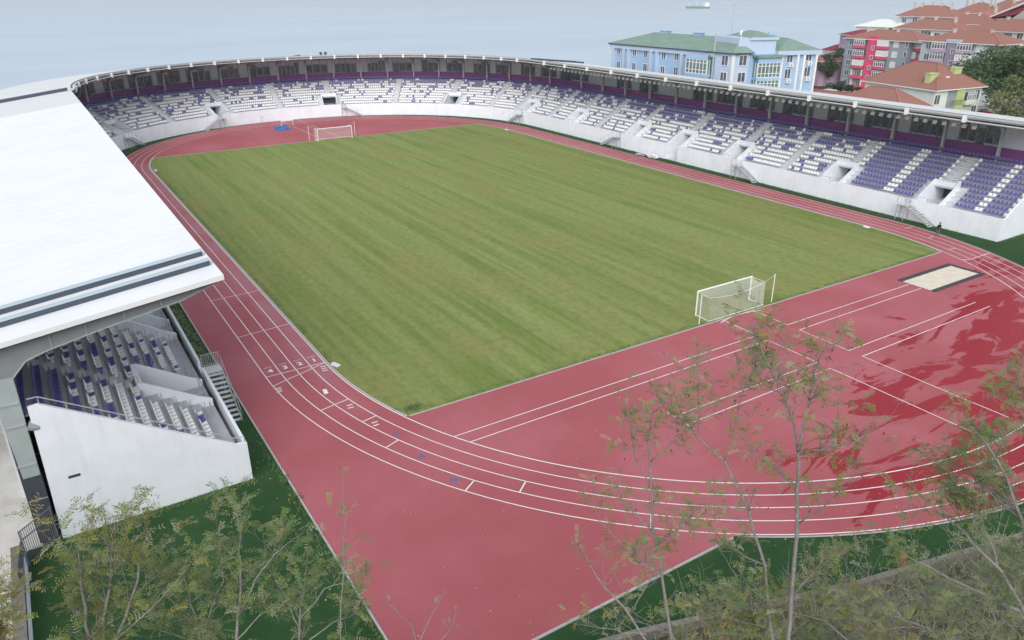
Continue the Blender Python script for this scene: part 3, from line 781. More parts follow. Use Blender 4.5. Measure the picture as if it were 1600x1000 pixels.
b.build('roof_slope_tone', M['roof_grey'], rf, norm=True)
b = MB()
for k in range(40):
    x = -56.4 + 2.5*k
    b.bar((x, 46.2, zroof(46.2)-.38), (x, yb-.3, zroof(yb-.3)-.38), .14, .18)
b.build('rafters', M['rafter'], rf)
def truss(x, dark=True):
    """tapered plate girder and box column of one roof frame"""
    e = MB(); w = .22
    top = [(y_, zroof(y_)-.3) for y_ in (45.9,48,52.2,55.2,57.7)]
    bot = [(45.9,13.5),(48,12.78),(52.1,12.06),(54.8,11.5),(55.9,11.15),(56.6,10.4)]
    o1 = [(x-w, y, z) for y, z in top] + [(x-w, 57.75, 10.4)] + [(x-w, y, z) for y, z in bot[::-1]]
    o2 = [(x+w, y, z) for _, y, z in o1]
    e.poly(o1); e.poly(o2[::-1])
    n = len(o1)
    for i in range(n): j = (i+1) % n; e.quad(o1[j], o1[i], o2[i], o2[j])
    g_ = e.build('roof_girder', M['girder'], near, norm=True)
    e = MB()          # stiffener plates and edge flange
    for y in (47.2, 49.1, 51.0, 52.9, 54.6):
        zb = interp(y, [p[0] for p in bot], [p[1] for p in bot]); e.bar((x-w-.03, y, zb+.05), (x-w-.03, y, zroof(y)-.25), .05, .06)
    for i in range(len(bot)-1): e.bar((x, bot[i][0], bot[i][1]-.03), (x, bot[i+1][0], bot[i+1][1]-.03), .56, .06)
    e.build('stiffener', M['steel_green'], g_)
    e = MB(); e.hexa([(x-w,56.7,4.45),(x+w,56.7,4.45),(x+w,57.5,4.45),(x-w,57.5,4.45),(x-w,56.62,10.4),(x+w,56.62,10.4),(x+w,57.75,10.4),(x-w,57.75,10.4)])
    c_ = e.build('column', M['steel_green'], near, norm=True)
    for z in (5.2, 7.6, 8.9):
        e = MB(); e.bar((x-w-.03, 56.7, z), (x-w-.03, 57.58, z+.02), .06, .09); e.build('plate_joint', M['steel'], c_)
    e = MB(); e.tube([(x-.1, 56.6, 7.45), (x-.1, 56.25, 7.25), (x-.1, 56.1, 7.2)], [.3, .2, .13], 8); e.build('rain_outlet', M['steel_green'], c_)
    e = MB(); e.box(x-w-.04, x+w+.04, 56.66, 57.55, -.05, 4.45); k_ = e.build('plinth', M['steel_dark'], near)
    e = MB()
    for z in (1.4, 3.0): e.bar((x-w-.06, 56.66, z), (x-w-.06, 57.55, z), .03, .05)
    e.build('plate_joint', M['steel'], k_)
for k in range(13): truss(-55.95 + 8.2*k)
b = MB()
for z in (5.6, 7.0, 8.4): b.box(-55.7, 40, 57.15, 57.35, z, z+.22)
b.build('rear_beams', M['steel'], near)
b = MB(); b.box(-50.5, -44.0, 58.05, 58.3, 0, 6.2); b.build('rear_screen', M['white_wall'], near)

# ---------------------------------------------------------------- seats
def seat_mb(mb, p, q, n, mi=0, lo=False):
    """one shell seat; p = floor point at its back, q = along the row, n = backwards"""
    z = Vector((0,0,1))
    def pt(a, c, h): return p + q*a + n*c + z*h
    w = .195
    # pan with rolled front, then the back with rounded shoulders
    mb.hexa([pt(-w,-.35,.33), pt(w,-.35,.33), pt(w*.9,-.02,.29), pt(-w*.9,-.02,.29), pt(-w,-.36,.39), pt(w,-.36,.39), pt(w*.9,-.02,.33), pt(-w*.9,-.02,.33)], mi)
    if lo:
        mb.hexa([pt(-w,-.02,.34), pt(w,-.02,.34), pt(w,.05,.34), pt(-w,.05,.34), pt(-w*.84,.07,.67), pt(w*.84,.07,.67), pt(w*.84,.12,.66), pt(-w*.84,.12,.66)], mi); return
    mb.hexa([pt(-w,-.02,.34), pt(w,-.02,.34), pt(w,.03,.32), pt(-w,.03,.32), pt(-w,.04,.55), pt(w,.04,.55), pt(w,.09,.55), pt(-w,.09,.55)], mi)
    mb.hexa([pt(-w,.04,.55), pt(w,.04,.55), pt(w,.09,.55), pt(-w,.09,.55), pt(-w*.74,.07,.68), pt(w*.74,.07,.68), pt(w*.74,.11,.67), pt(-w*.74,.11,.67)], mi)
    mb.hexa([pt(-.07,-.3,-.0), pt(.07,-.3,-.0), pt(.07,-.1,-.0), pt(-.07,-.1,-.0), pt(-.07,-.3,.33), pt(.07,-.3,.33), pt(.07,-.1,.30), pt(-.07,-.1,.30)], mi)
sm = {}
for nm in ('blue', 'white'):
    e = MB(); seat_mb(e, Vector((0,0,0)), Vector((.86,0,0)), Vector((0,.9,0))); sm[nm] = e.mesh('seat', M['seat_'+nm], norm=True)
ORD = 'first second third fourth fifth sixth seventh eighth ninth tenth eleventh twelfth thirteenth fourteenth fifteenth sixteenth seventeenth eighteenth nineteenth twentieth twenty-first twenty-second'.split()
ROWN = ['front row'] + [ORD[i] + ' row up' for i in range(1, 12)]
stuff = MB(); sr = random.Random(5)
def add_seat_stuff(x, y, z, q, n, blue): seat_mb(stuff, Vector((x, y, z)), q, n, 0 if blue else 1, True)
nseat = 0
def runs(rs, pw, cnt):
    """a row's colours as short runs, pw = share of blue"""
    out = []
    while len(out) < cnt:
        k = rs.random() < pw
        L_ = rs.choice((1,1,1,2)) if k == (pw < .5) else rs.choice((1,2,2,3))
        out += [k]*L_
    return out[:cnt]
for i in range(12):
    pw = [.22,.22,.2,.25,.32,.4,.42,.48,.52,.7,1,1][i]
    lo_gap, hi_gap = (-51.1, -43.95) if i < 4 else (-48.85, -47.3)
    vis_end = [-35.8,-35.8,-35.8,-35.8,-36.4,-37.0,-38.5,-40.2,-41.8,-43.6,-45.0,-45.0][i]
    y = 45.9 + .3 + DROW0 + RD*i + .52; z = tread(i)
    colr = runs(sr, pw, 220); xk = -55.62; k = 0; cnt = [0, 0]
    while xk < 20:
        blue = colr[k % 220]; k += 1
        skip = lo_gap < xk < hi_gap
        if not skip:
            for v in LV[1:]:
                if abs(xk-v) < (3.3 if i < 4 else .95): skip = True
        if not skip:
            if xk < vis_end and nseat < 300:
                blk = 0 if xk < lo_gap else 1
                cnt[blk] += 1; nseat += 1
                o = bpy.data.objects.new('stadium_seat', sm['blue' if blue else 'white']); COL.objects.link(o)
                o.location = (xk, y, z)
                n_ = cnt[blk]
                place = (ORD[n_-1] + ' from the end wall') if blk == 0 else (ORD[n_-1] + (' past the entrance' if i < 4 else ' past the aisle'))
                tag(o, ('purple-blue' if blue else 'white') + ' seat, ' + place + ', ' + ROWN[i] + ' of the near stand', 'seat', 'seats of the near stand')
            elif xk < 12: add_seat_stuff(xk, y, z, Vector((1,0,0)), Vector((0,1,0)), blue)
        xk += .50
tp = [(-56.2,-55.2),(-52.7,-51.6),(-48.0,-46.9),(-45.7,-44.6),(-40.6,-39.5),(-33.8,-32.7)]
for i in range(11):
    d = DROW0 + RD*i + .52; z = tread(i); t = T0 + .55
    colr = []; k = 0
    while t < T1 - .3:
        p0 = Vector(P3(t-.05, d, 0)); p1 = Vector(P3(t+.05, d, 0)); sc = (p1-p0).length/.1
        if i == 10: pw = 1.
        elif t < EX: pw = [.16,.18,.22,.25,.30,.36,.42,.58,.75,.82][i]
        elif t < th(45): pw = [.14,.16,.22,.25,.28,.30,.34,.42,.55,.82][i]
        else: pw = [.15,.15,.15,.2,.25,.35,.5,.8,.9,.95][i]
        if k >= len(colr): colr += runs(sr, pw, 6)
        blue = colr[k]; k += 1
        if t < -33 and i < 10: blue = not any(a < t < c for a, c in tp)
        skip = any(abs(t-v) < 2.75 for v in VOMS+[GATE]) if i < 4 else False
        if i < 10: skip = skip or any(abs(t-a)*sc < .88 for a in AISLES if i >= 4 or not any(abs(a-v) < 3 for v in VOMS+[GATE]))
        if not skip:
            q = (p1-p0).normalized(); n = (Vector(P3(t, d+.1, 0)) - Vector(P3(t, d, 0))).normalized()
            x, y = st(t, d); add_seat_stuff(x, y, z, q, n, blue)
        t += .50/sc
so_ = stuff.build('stadium_seats', [M['seat_blue'], M['seat_white']], norm=True)
tag(so_, 'rows of small white and purple-blue seats filling the long curved stand', 'seats', kind='stuff')


# ================================================================ THINGS ROUND THE TRACK
def staircase(f, t, dirn, label, zt=2.1, run=3.7, w=1.15, off=.06, n=11):
    """open steel flight hugging the front wall: landing, treads, stringers, legs, railing"""
    o = empty('metal_staircase', f(t, -.6, 0), label, 'staircase', 'steel stairs up to the stands')
    e = MB(); h = .6
    def hx(a, c, d0, d1, z0, z1, mb): mb.hexa([f(a,d1,z0),f(c,d1,z0),f(c,d0,z0),f(a,d0,z0),f(a,d1,z1),f(c,d1,z1),f(c,d0,z1),f(a,d0,z1)])
    hx(t-h, t+h, -off-w, -off, zt-.08, zt, e); e.build('landing', M['concrete_light'], o, norm=True)
    s0 = t + dirn*h
    for k in range(n):
        a = s0 + dirn*run*k/n; c = s0 + dirn*run*(k+.72)/n; z = zt - (zt/n)*(k+1) + .05
        e = MB(); hx(min(a,c), max(a,c), -off-w+.06, -off-.06, z-.05, z, e); e.build('tread', M['concrete_light'], o, norm=True)
    for d in (-off-.03, -off-w+.03):
        e = MB(); e.bar(f(s0, d, zt-.1), f(s0+dirn*run, d, .05), .06, .2); e.build('stringer', M['steel'], o)
    for a in (t-h+.06, t+h-.06):
        for d in (-off-.08, -off-w+.08):
            e = MB(); e.bar(f(a, d, 0), f(a, d, zt-.08), .08); e.build('leg', M['steel'], o)
    e = MB(); e.bar(f(t-h+.06, -off-w+.08, 1.1), f(t+h-.06, -off-w+.08, 1.1), .06); e.build('brace', M['steel'], o)
    e = MB(); d = -off-w+.03
    path = [f(t-dirn*h, -off, zt), f(t-dirn*h, -off, zt+1), f(t-dirn*h, d, zt+1), f(t-dirn*h, d, zt), f(t-dirn*h+dirn*.03, d, zt), f(t-dirn*h+dirn*.03, d, zt+1), f(s0, d, zt+1), f(s0, d, zt), f(s0+dirn*.03, d, zt), f(s0+dirn*.03, d, zt+1)]
    for k in range(1, 4):
        a = s0 + dirn*run*k/3; z = zt*(1-k/3); path += [f(a, d, z+1), f(a, d, z+.05), f(a+dirn*.03, d, z+.05), f(a+dirn*.03, d, z+.97)] if k < 3 else [f(a, d, z+1), f(a, d, z+.05)]
    e.tube(path, .025, 5); e.build('railing', M['steel'], o)
    return o
SL = ['steel stair on the long stand wall, just behind the standing person',
      'steel stair on the long stand wall, midway along the right straight',
      'steel stair down the right stand wall, close to the pile of white boards',
      'steel stair where the right straight meets the far bend',
      'steel stair on the far bend wall, to the right of the far goal',
      'steel stair on the far bend wall, left of the blue landing mat',
      'steel stair on the far bend wall beside the corner of the white roof']
for (t, dn), lb in zip(STAIRS, SL): staircase(P3, t, dn, lb)
ls = staircase(L3, -43.35, -1, 'steel stair with railings and open treads at the near stand front wall', run=4.6, w=1.25, n=11)
e = MB()      # barred guard on its landing
for k in range(10): e.bar((-42.72, 44.62+.13*k, 2.1), (-42.72, 44.62+.13*k, 3.1), .03)
e.bar((-42.72,44.55,3.1),(-42.72,45.86,3.1), .05); e.bar((-42.72,44.55,2.2),(-42.72,45.86,2.2), .04)
e.build('guard', M['steel'], ls)

def goal(x, yc, s, label):
    """s = direction the net runs behind the goal line"""
    o = empty('football_goal', (x, yc, 0), label, 'goal', 'football goals')
    r = .07
    for k in (-1, 1):
        e = MB(); e.tube([(x, yc+3.66*k, 0), (x, yc+3.66*k, 2.44)], r, 10); e.build('post', M['white_paint'], o)
    e = MB(); e.tube([(x, yc-3.72, 2.44), (x, yc+3.72, 2.44)], r, 10); e.build('crossbar', M['white_paint'], o)
    e = MB(); e.tube([(x, yc+3.66, .04), (x+s*1.75, yc+3.7, .04), (x+s*1.75, yc-3.7, .04), (x, yc-3.66, .04)], .035, 6); e.build('ground_bar', M['white_paint'], o)
    xb = x + s*1.7
    for k, yp in ((1, yc+4.93), (-1, yc-4.95)):
        e = MB(); e.tube([(xb, yp, 0), (xb, yp, 2.95)], .045, 8); e.build('net_pole', M['white_paint'], o)
    n = MB(); N = 18
    def topz(k): u = k/N; return 2.36 - .38*4*u*(1-u)
    back = [(xb-.1*s, yc-3.8+7.6*k/N, topz(k)) for k in range(N+1)]
    bar_ = [(x, yc-3.62+7.24*k/N, 2.42) for k in range(N+1)]
    midl = [((a[0]+c[0])/2, (a[1]+c[1])/2, (a[2]+c[2])/2 - .22) for a, c in zip(back, bar_)]
    foot = [(x+s*1.75, yc-3.7+7.4*k/N, .05) for k in range(N+1)]
    n.grid([bar_, midl, back, foot])
    for k in (0, N): n.poly([bar_[k], midl[k], back[k], foot[k], (x, bar_[k][1], .05)])
    nt_ = n.build('net', M['net'], o)
    e = MB(); e.tube([(x, yc-3.62, 2.42)] + back + [(x, yc+3.62, 2.42)], .02, 4); e.build('net_cord', M['rope'], nt_)
    c_ = MB(); c_.tube([(xb, yc+4.93, 2.9), back[-1], back[-1]], .012, 4); c_.build('net_cord', M['rope'], nt_)
    c_ = MB(); c_.tube([(xb, yc-4.95, 2.9), back[0], back[0]], .012, 4); c_.build('net_cord', M['rope'], nt_)
goal(-52.48, -.27, -1, 'near white football goal with a sagging net, at the edge of the red D')
goal(53.95, -.47, 1, 'far white football goal, small, in front of the blue mat and far bend')

pit = empty('sand_pit', (-59.4,-26,0), 'long jump sand pit with a dark grey rubber border', 'sand pit')
b = MB(); rows = []
for j in range(25):
    rows.append([(-57.88 - 3.06*i/10, -21.32 - 9.0*j/24, .05 + rnd.uniform(-.018,.02)) for i in range(11)])
b.grid(rows); b.build('sand', M['sand'], pit, smooth=True)
b = MB(); b.box(-57.86,-57.3,-30.9,-21.3,0,.075); b.build('border', M['dark_kerb'], pit)
b = MB(); b.box(-61.42,-60.95,-30.9,-21.3,0,.075); b.build('border', M['dark_kerb'], pit)
b = MB(); b.box(-60.95,-57.86,-30.9,-30.34,0,.075); b.build('border', M['dark_kerb'], pit)

for (x, y, a), lb in zip(((-43.9,35.85,20),(-43.7,-35.85,-5),(42.95,35.8,5),(44.0,-35.85,0)),
        ('white marker board on the grass by the lane numbers of the near straight', 'white marker board on the grass edge near the standing person',
         'white marker board on the grass at the far left corner of the pitch', 'white marker board on the grass at the far right corner of the pitch')):
    o = empty('marker_board', (x, y, 0), lb, 'marker', 'white marker boards')
    e = MB(); Mx = Matrix.Translation((x, y, 0)) @ Matrix.Rotation(R(a), 4, 'Z')
    e.hexa([Mx @ Vector(p) for p in ((-.38,-.22,.0),(.38,-.22,.0),(.38,.22,.0),(-.38,.22,.0),(-.33,-.16,.16),(.33,-.16,.16),(.33,.16,.24),(-.33,.16,.24))]); e.build('board', M['white_paint'], o)
    e = MB(); e.box(-.4,.4,-.24,.24,.0,.03, M=Mx); e.build('base', M['kerb'], o)

o = empty('landing_mat', (73.6,4.6,0), 'bright blue high jump landing mat on the far red D', 'mat')
b = MB()
rows = []
for j in range(9):
    rows.append([(71.8+3.6*i/12, 3.2+2.9*j/8, .05 + (.34+.12*math.sin(i*1.3+j)+.1*math.sin(j*1.9))*min(1, 3*min(i/12, 1-i/12)+.25)*min(1, 3*min(j/8, 1-j/8)+.25)) for i in range(13)])
b.grid(rows)
b.build('cover', M['tarp'], o, smooth=True)
b = MB(); b.box(71.75,75.45,3.15,6.15,.0,.14); b.build('foam_base', M['tarp'], o)
b = MB(); b.poly([(71.0,5.0,.03),(71.8,3.9,.18),(71.9,6.0,.18),(70.8,7.4,.03)]); b.build('flap', M['tarp'], o)
o = empty('hurdle', (77.2,2.2,0), 'low white barrier standing right of the blue mat', 'barrier')
for y in (1.0, 3.6):
    e = MB(); e.bar((77.4,y,0),(77.4,y,.95),.07); e.build('leg', M['white_paint'], o)
    e = MB(); e.bar((76.8,y,.05),(78.0,y,.05),.07); e.build('foot', M['white_paint'], o)
e = MB(); e.bar((77.4,.9,1.0),(77.4,3.7,1.0),.07,.22); e.build('board', M['white_paint'], o)
x, y, _ = P3(th(8.5), -1.0, 0)
o = empty('sign_post', (x, y, 0), 'thin grey post with a small square plate before the far wall', 'sign')
e = MB(); e.tube([(x,y,0),(x,y,2.0)], .035, 6); e.build('post', M['steel'], o)
e = MB(); e.box(x-.05,x-.02,y-.25,y+.25,1.6,2.1); e.build('plate', M['panel'], o)
for k, (x, y, a, l) in enumerate(((4.2,-42.3,12,2.6),(5.6,-42.45,-8,2.2),(6.9,-42.3,20,2.4))):
    e = MB(); Mx = Matrix.Translation((x, y, .05)) @ Matrix.Rotation(R(a), 4, 'Z') @ Matrix.Rotation(R(6*(k-1)), 4, 'Y')
    for q in range(9):
        Mq = Mx @ Matrix.Translation((rnd.uniform(-.6,.6), rnd.uniform(-.3,.3), .05*q)) @ Matrix.Rotation(R(rnd.uniform(-35,35)), 4, 'Z') @ Matrix.Rotation(R(rnd.uniform(-9,9)), 4, 'Y') @ Matrix.Rotation(R(rnd.uniform(-12,12)), 4, 'X')
        hl = rnd.uniform(.45,.95); hw = rnd.uniform(.12,.26); e.box(-hl, hl, -hw, hw, 0, .04, M=Mq)
    tag(e.build('board_pile', M['pvc']), ('pile of white boards left lying near the open ground gate of the right stand', 'middle heap of loose white boards at the foot of the right stand', 'farthest heap of loose white boards at the foot of the right stand')[k], 'boards', 'white boards at the stand foot')

o = empty('hydrant', (-83.15,18.85,0), 'small red hydrant on the turf beside the retaining wall', 'hydrant')
b = MB(); b.cyl(-83.15,18.85,0,.75,.13,.12,12); b.tube([(-83.15,18.85,.75),(-83.15,18.85,.85),(-83.15,18.85,.95)],[.17,.15,.04],12); b.build('barrel', M['red_paint'], o)
b = MB(); b.tube([(-83.15-.3,18.85,.55),(-83.15+.3,18.85,.55)],.07,10); b.build('outlet', M['red_paint'], o)
b = MB(); b.cyl(-83.15,18.85,0,.08,.2,.2,12); b.build('flange', M['red_paint'], o)

pts = [(-77.3,41),(-79,34),(-82.6,22.5),(-85,12.5),(-87.5,2),(-90,-10),(-93,-24)]
b = MB(); n_ = []
for i, (x, y) in enumerate(pts):
    x2, y2 = pts[min(i+1, len(pts)-1)]; x1, y1 = pts[max(i-1, 0)]; d = Vector((x2-x1, y2-y1)).normalized(); n_.append(Vector((d.y, -d.x)))
inn = [(p[0]-q.x*.02, p[1]-q.y*.02) for p, q in zip(pts, n_)]; out = [(p[0]+q.x*.32, p[1]+q.y*.32) for p, q in zip(pts, n_)]
if out[3][0] > inn[3][0]: out = [(p[0]-q.x*.32, p[1]-q.y*.32) for p, q in zip(pts, n_)]
F = lambda L_, z: [(x, y, z) for x, y in L_]
b.strip(F(inn, .45), F(out, .45)); b.strip(F(inn, -.3), F(inn, .45)); b.strip(F(out, .45), F(out, -.3))
tag(b.build('retaining_wall', M['stone'], norm=True), 'low stone edging wall between the turf and the brush covered slope', 'wall')

b = MB(); n = 12; rows = []
for i in range(n+1):
    x = -56.9 - 10*i/n; j = rnd.uniform(-.04,.04)
    rows.append([(x,58.35,-.1),(x,58.37+j,1.0+j),(x,58.95+j,1.0+j),(x,58.97,-.1)])
b.grid(rows); b.poly(rows[0]); b.poly(rows[-1][::-1])
o = tag(b.build('garden_wall', M['stone'], norm=True), 'low rough stone wall at the left edge beside the turf', 'wall')
b = MB(); b.grid([[(r[0][0], 58.335, .0), (r[0][0], 58.335, .97)] for r in rows]); b.build('render_coat', M['white_wall'], o)
o = empty('gate_fence', (-56.8,57.4,0), 'grey steel barred fence closing the gap beside the white end wall', 'fence')
a, c = Vector((-56.25,56.75,0)), Vector((-57.7,58.25,0))
for k in (0, 1):
    p = a.lerp(c, k); e = MB(); e.bar(p, p+Vector((0,0,2.35)), .09); e.build('post', M['fence_grey'], o)
e = MB()
for z in (.2, 1.75, 2.3): e.bar(a+Vector((0,0,z)), c+Vector((0,0,z)), .05)
for k in range(1, 17): p = a.lerp(c, k/17); e.bar(p+Vector((0,0,.2)), p+Vector((0,0,2.3)), .032)
e.build('bars', M['fence_grey'], o)
a, c = Vector((-57.72,58.3,.99)), Vector((-60.4,58.5,.99))
e = MB()
for z in (.1, .72): e.bar(a+Vector((0,0,z)), c+Vector((0,0,z)), .045)
for k in range(0, 17): p = a.lerp(c, k/16); e.bar(p, p+Vector((0,0,.72)), .028)
e.build('bars', M['slate'], o)

# dry leaves blown over the track and turf
b = MB(); lr = random.Random(21)
for k in range(300):
    if k < 90: x, y = lr.uniform(-77,-58), lr.uniform(10,44)
    else: x, y = lr.choice(((lr.uniform(-70,-46), 44.3+abs(lr.gauss(0,2.2))), (lr.uniform(-86,-78), lr.uniform(8,30))))
    a = lr.random()*6.28; l = lr.uniform(.035,.08)
    b.poly([(x+l*math.cos(a+q*1.57), y+l*.7*math.sin(a+q*1.57), .02+.03*lr.random()) for q in range(4)])
tag(b.build('fallen_leaves', M['dry']), kind='stuff')

# ---------------------------------------------------------------- the person on the track
def person(loc, rz):
    o = empty('person', loc, 'person in a black jacket and jeans standing on the track, head bowed', 'person')
    V = {}; E = []; Rr = {}
    def j(n, p, r): V[n] = p; Rr[n] = r
    j('pel',(0,0,.93),.15); j('wai',(0,0,1.08),.14); j('che',(.02,0,1.30),.165); j('nek',(.04,0,1.46),.065); j('hd0',(.07,0,1.53),.075); j('hd1',(.11,0,1.62),.10); j('hd2',(.12,0,1.69),.075)
    for s, t_ in ((1,'l'),(-1,'r')):
        j('hip'+t_,(0,.09*s,.88),.10); j('kne'+t_,(.05+.05*s,.10*s,.48),.07); j('ank'+t_,(-.02+.13*s,.10*s,.09),.05); j('toe'+t_,(.14+.13*s,.12*s,.04),.045)
        j('sho'+t_,(.02,.18*s,1.40),.075); j('elb'+t_,(.00,.25*s,1.13),.052); j('wri'+t_,(.20,.13*s,1.07),.035); j('han'+t_,(.28,.08*s,1.09),.034)
        E += [('pel','hip'+t_),('hip'+t_,'kne'+t_),('kne'+t_,'ank'+t_),('ank'+t_,'toe'+t_),('che','sho'+t_),('sho'+t_,'elb'+t_),('elb'+t_,'wri'+t_),('wri'+t_,'han'+t_)]
    for s, t_ in ((1,'l'),(-1,'r')):      # five fingers
        for k in range(5):
            nm = 'f%d' % k + t_
            j(nm, (.335-.012*abs(k-1), .08*s-.03*s+.016*k*s, 1.10-.006*k), .009) if k < 4 else j(nm, (.30, .035*s, 1.12), .010)
            E.append(('han'+t_, nm))
    E += [('pel','wai'),('wai','che'),('che','nek'),('nek','hd0'),('hd0','hd1'),('hd1','hd2')]
    names = list(V); me = bpy.data.meshes.new('body'); me.from_pydata([V[n] for n in names], [(names.index(a), names.index(c)) for a, c in E], [])
    ob = bpy.data.objects.new('body', me); COL.objects.link(ob)
    sk = ob.modifiers.new('skin', 'SKIN'); sk.use_smooth_shade = True
    for i, n in enumerate(names): me.skin_vertices[0].data[i].radius = (Rr[n], Rr[n])
    me.skin_vertices[0].data[0].use_root = True
    ob.modifiers.new('sub', 'SUBSURF').levels = 1
    dg = bpy.context.evaluated_depsgraph_get(); m2 = bpy.data.meshes.new_from_object(ob.evaluated_get(dg)); ob.modifiers.clear(); ob.data = m2
    m2.materials.clear()
    for q in ('skin','jeans','jacket','rubber'): m2.materials.append(M[q])
    for p in m2.polygons:
        z, x = p.center.z, p.center.x
        p.material_index = 3 if z < .085 else 1 if z < .90 else (0 if z > 1.49 or (x > .235 and z < 1.2) else 2)
    ob.parent = o
    h = MB(); cx, cz = .095, 1.67
    for jj in range(7):
        pass
    rows = [[(cx-.02+.118*math.sin(a)*math.cos(c), .108*math.sin(a)*math.sin(c), cz+.02+.115*math.cos(a)) for c in [k*6.283/12 for k in range(13)]] for a in [.02+1.75*q/7 for q in range(8)]]
    h.grid([[ (x if x < cx+.085 else cx+.085, y, z) for x, y, z in r] for r in rows]); hb = h.mesh('hair', M['hair'], True); ho = bpy.data.objects.new('hair', hb); COL.objects.link(ho); ho.parent = o
    f = MB(); f.tube([(.20,0,1.60),(.225,0,1.585),(.205,0,1.57)], [.012,.018,.012], 6); fo = bpy.data.objects.new('nose', f.mesh('nose', M['skin'], True)); COL.objects.link(fo); fo.parent = o
    for s in (-1, 1):
        f = MB(); f.tube([(.196,.035*s,1.625),(.206,.035*s,1.622)], [.012,.008], 8); fo = bpy.data.objects.new('eye', f.mesh('eye', M['rubber'])); COL.objects.link(fo); fo.parent = o
        f = MB(); f.tube([(.10,.098*s,1.60),(.10,.112*s,1.62),(.10,.10*s,1.65)], [.014,.018,.012], 6); fo = bpy.data.objects.new('ear', f.mesh('ear', M['skin'])); COL.objects.link(fo); fo.parent = o
    f = MB(); f.tube([(.19,-.025,1.545),(.20,0,1.542),(.19,.025,1.545)], .008, 5); fo = bpy.data.objects.new('mouth', f.mesh('mouth', M['red_paint'])); COL.objects.link(fo); fo.parent = o
    f = MB(); f.box(.30,.31,-.035,.035,1.09,1.16)
    o.rotation_euler = (0, 0, rz)
    return o
person((-50.8,-39.75,.01), R(150))

# ---------------------------------------------------------------- ship
c = at(1091, 10.5, 2250); c.z = -25
o = empty('cargo_ship', c, 'small grey-green cargo ship far out on the pale sea', 'ship')
ax = Vector((math.sin(YAW-.24), -math.cos(YAW-.24), 0)); ay = Vector((-ax.y, ax.x, 0))
Mx = Matrix((ax, ay, Vector((0,0,1)))).transposed().to_4x4(); Mx.translation = c
b = MB()
for a0_, a1_, z in ((-31,30,0),):
    lo = [(-30,0),(-26,-4.5),(24,-4.8),(30,-3.5),(30,3.5),(24,4.8),(-26,4.5)]; hi = [(-34,0),(-27,-5.6),(25,-5.8),(32,-4.5),(32,4.5),(25,5.8),(-27,5.6)]
    L0 = [Mx @ Vector((x,y,0)) for x,y in lo]; H0 = [Mx @ Vector((x,y,5.0)) for x,y in hi]
    b.poly(H0); 
    for i in range(7): j = (i+1)%7; b.quad(L0[i], L0[j], H0[j], H0[i])
b.build('hull', M['hull_green'], o, norm=True)
b = MB(); b.box(17,29,-5,5,5,12,M=Mx); b.box(19,27,-4.5,4.5,12,15,M=Mx); b.build('bridge', M['pvc'], o)
b = MB(); b.box(-22,12,-4,4,5.02,7.2,M=Mx); b.build('hatch', M['steel_green'], o)
for x in (-24, -6, 14): b = MB(); b.bar(Mx @ Vector((x,0,5)), Mx @ Vector((x,0,15 if x<10 else 19)), .9); b.build('mast', M['pvc'], o)

# ================================================================ THE TOWN BEHIND THE STAND
class Facade:
    """vertical wall plane through two plan points; uv() reads where a photo pixel meets it"""
    def __init__(s, A, B, z0):
        s.A = Vector((A[0], A[1], 0)); s.B = Vector((B[0], B[1], 0)); s.u = (s.B-s.A).normalized(); s.L = (s.B-s.A).length
        s.n = Vector((s.u.y, -s.u.x, 0))
        if s.n.dot(Vector((CX, CY, 0)) - s.A) < 0: s.n = -s.n
        s.z0 = z0
    def uv(s, px, py):
        d = AF + AR*((px-800)/FPX) + AU*((500-py)/FPX); c = Vector((CX, CY, CZ))
        t = (s.A - c).dot(s.n)/d.dot(s.n); p = c + d*t
        return (p - s.A).dot(s.u), p.z
    def pt(s, u, n, z): p = s.A + s.u*u + s.n*n; return (p.x, p.y, z)
    def box(s, mb, u0, u1, n0, n1, z0, z1, mi=0):
        mb.hexa([s.pt(u0,n0,z0), s.pt(u1,n0,z0), s.pt(u1,n1,z0), s.pt(u0,n1,z0), s.pt(u0,n0,z1), s.pt(u1,n0,z1), s.pt(u1,n1,z1), s.pt(u0,n1,z1)], mi)
def window(F, par, u, z, w, h, glass='glass', n=.0, bars=1, trans=0, fr='pvc'):
    e = MB(); t = .09
    F.box(e, u-w/2-t, u-w/2, n+.02, n+.12, z-h/2-t, z+h/2+t); F.box(e, u+w/2, u+w/2+t, n+.02, n+.12, z-h/2-t, z+h/2+t)
    F.box(e, u-w/2, u+w/2, n+.02, n+.12, z-h/2-t, z-h/2); F.box(e, u-w/2, u+w/2, n+.02, n+.12, z+h/2, z+h/2+t)
    for k in range(bars): c = u - w/2 + w*(k+1)/(bars+1); F.box(e, c-.04, c+.04, n+.02, n+.10, z-h/2, z+h/2)
    for k in range(trans): c = z - h/2 + h*(k+1)/(trans+1); F.box(e, u-w/2, u+w/2, n+.02, n+.095, c-.035, c+.035)
    o = e.build('window', M[fr], par, norm=True)
    g = MB(); F.box(g, u-w/2, u+w/2, n+.03, n+.06, z-h/2, z+h/2); g.build('pane', M[glass], o, norm=True)
    return o
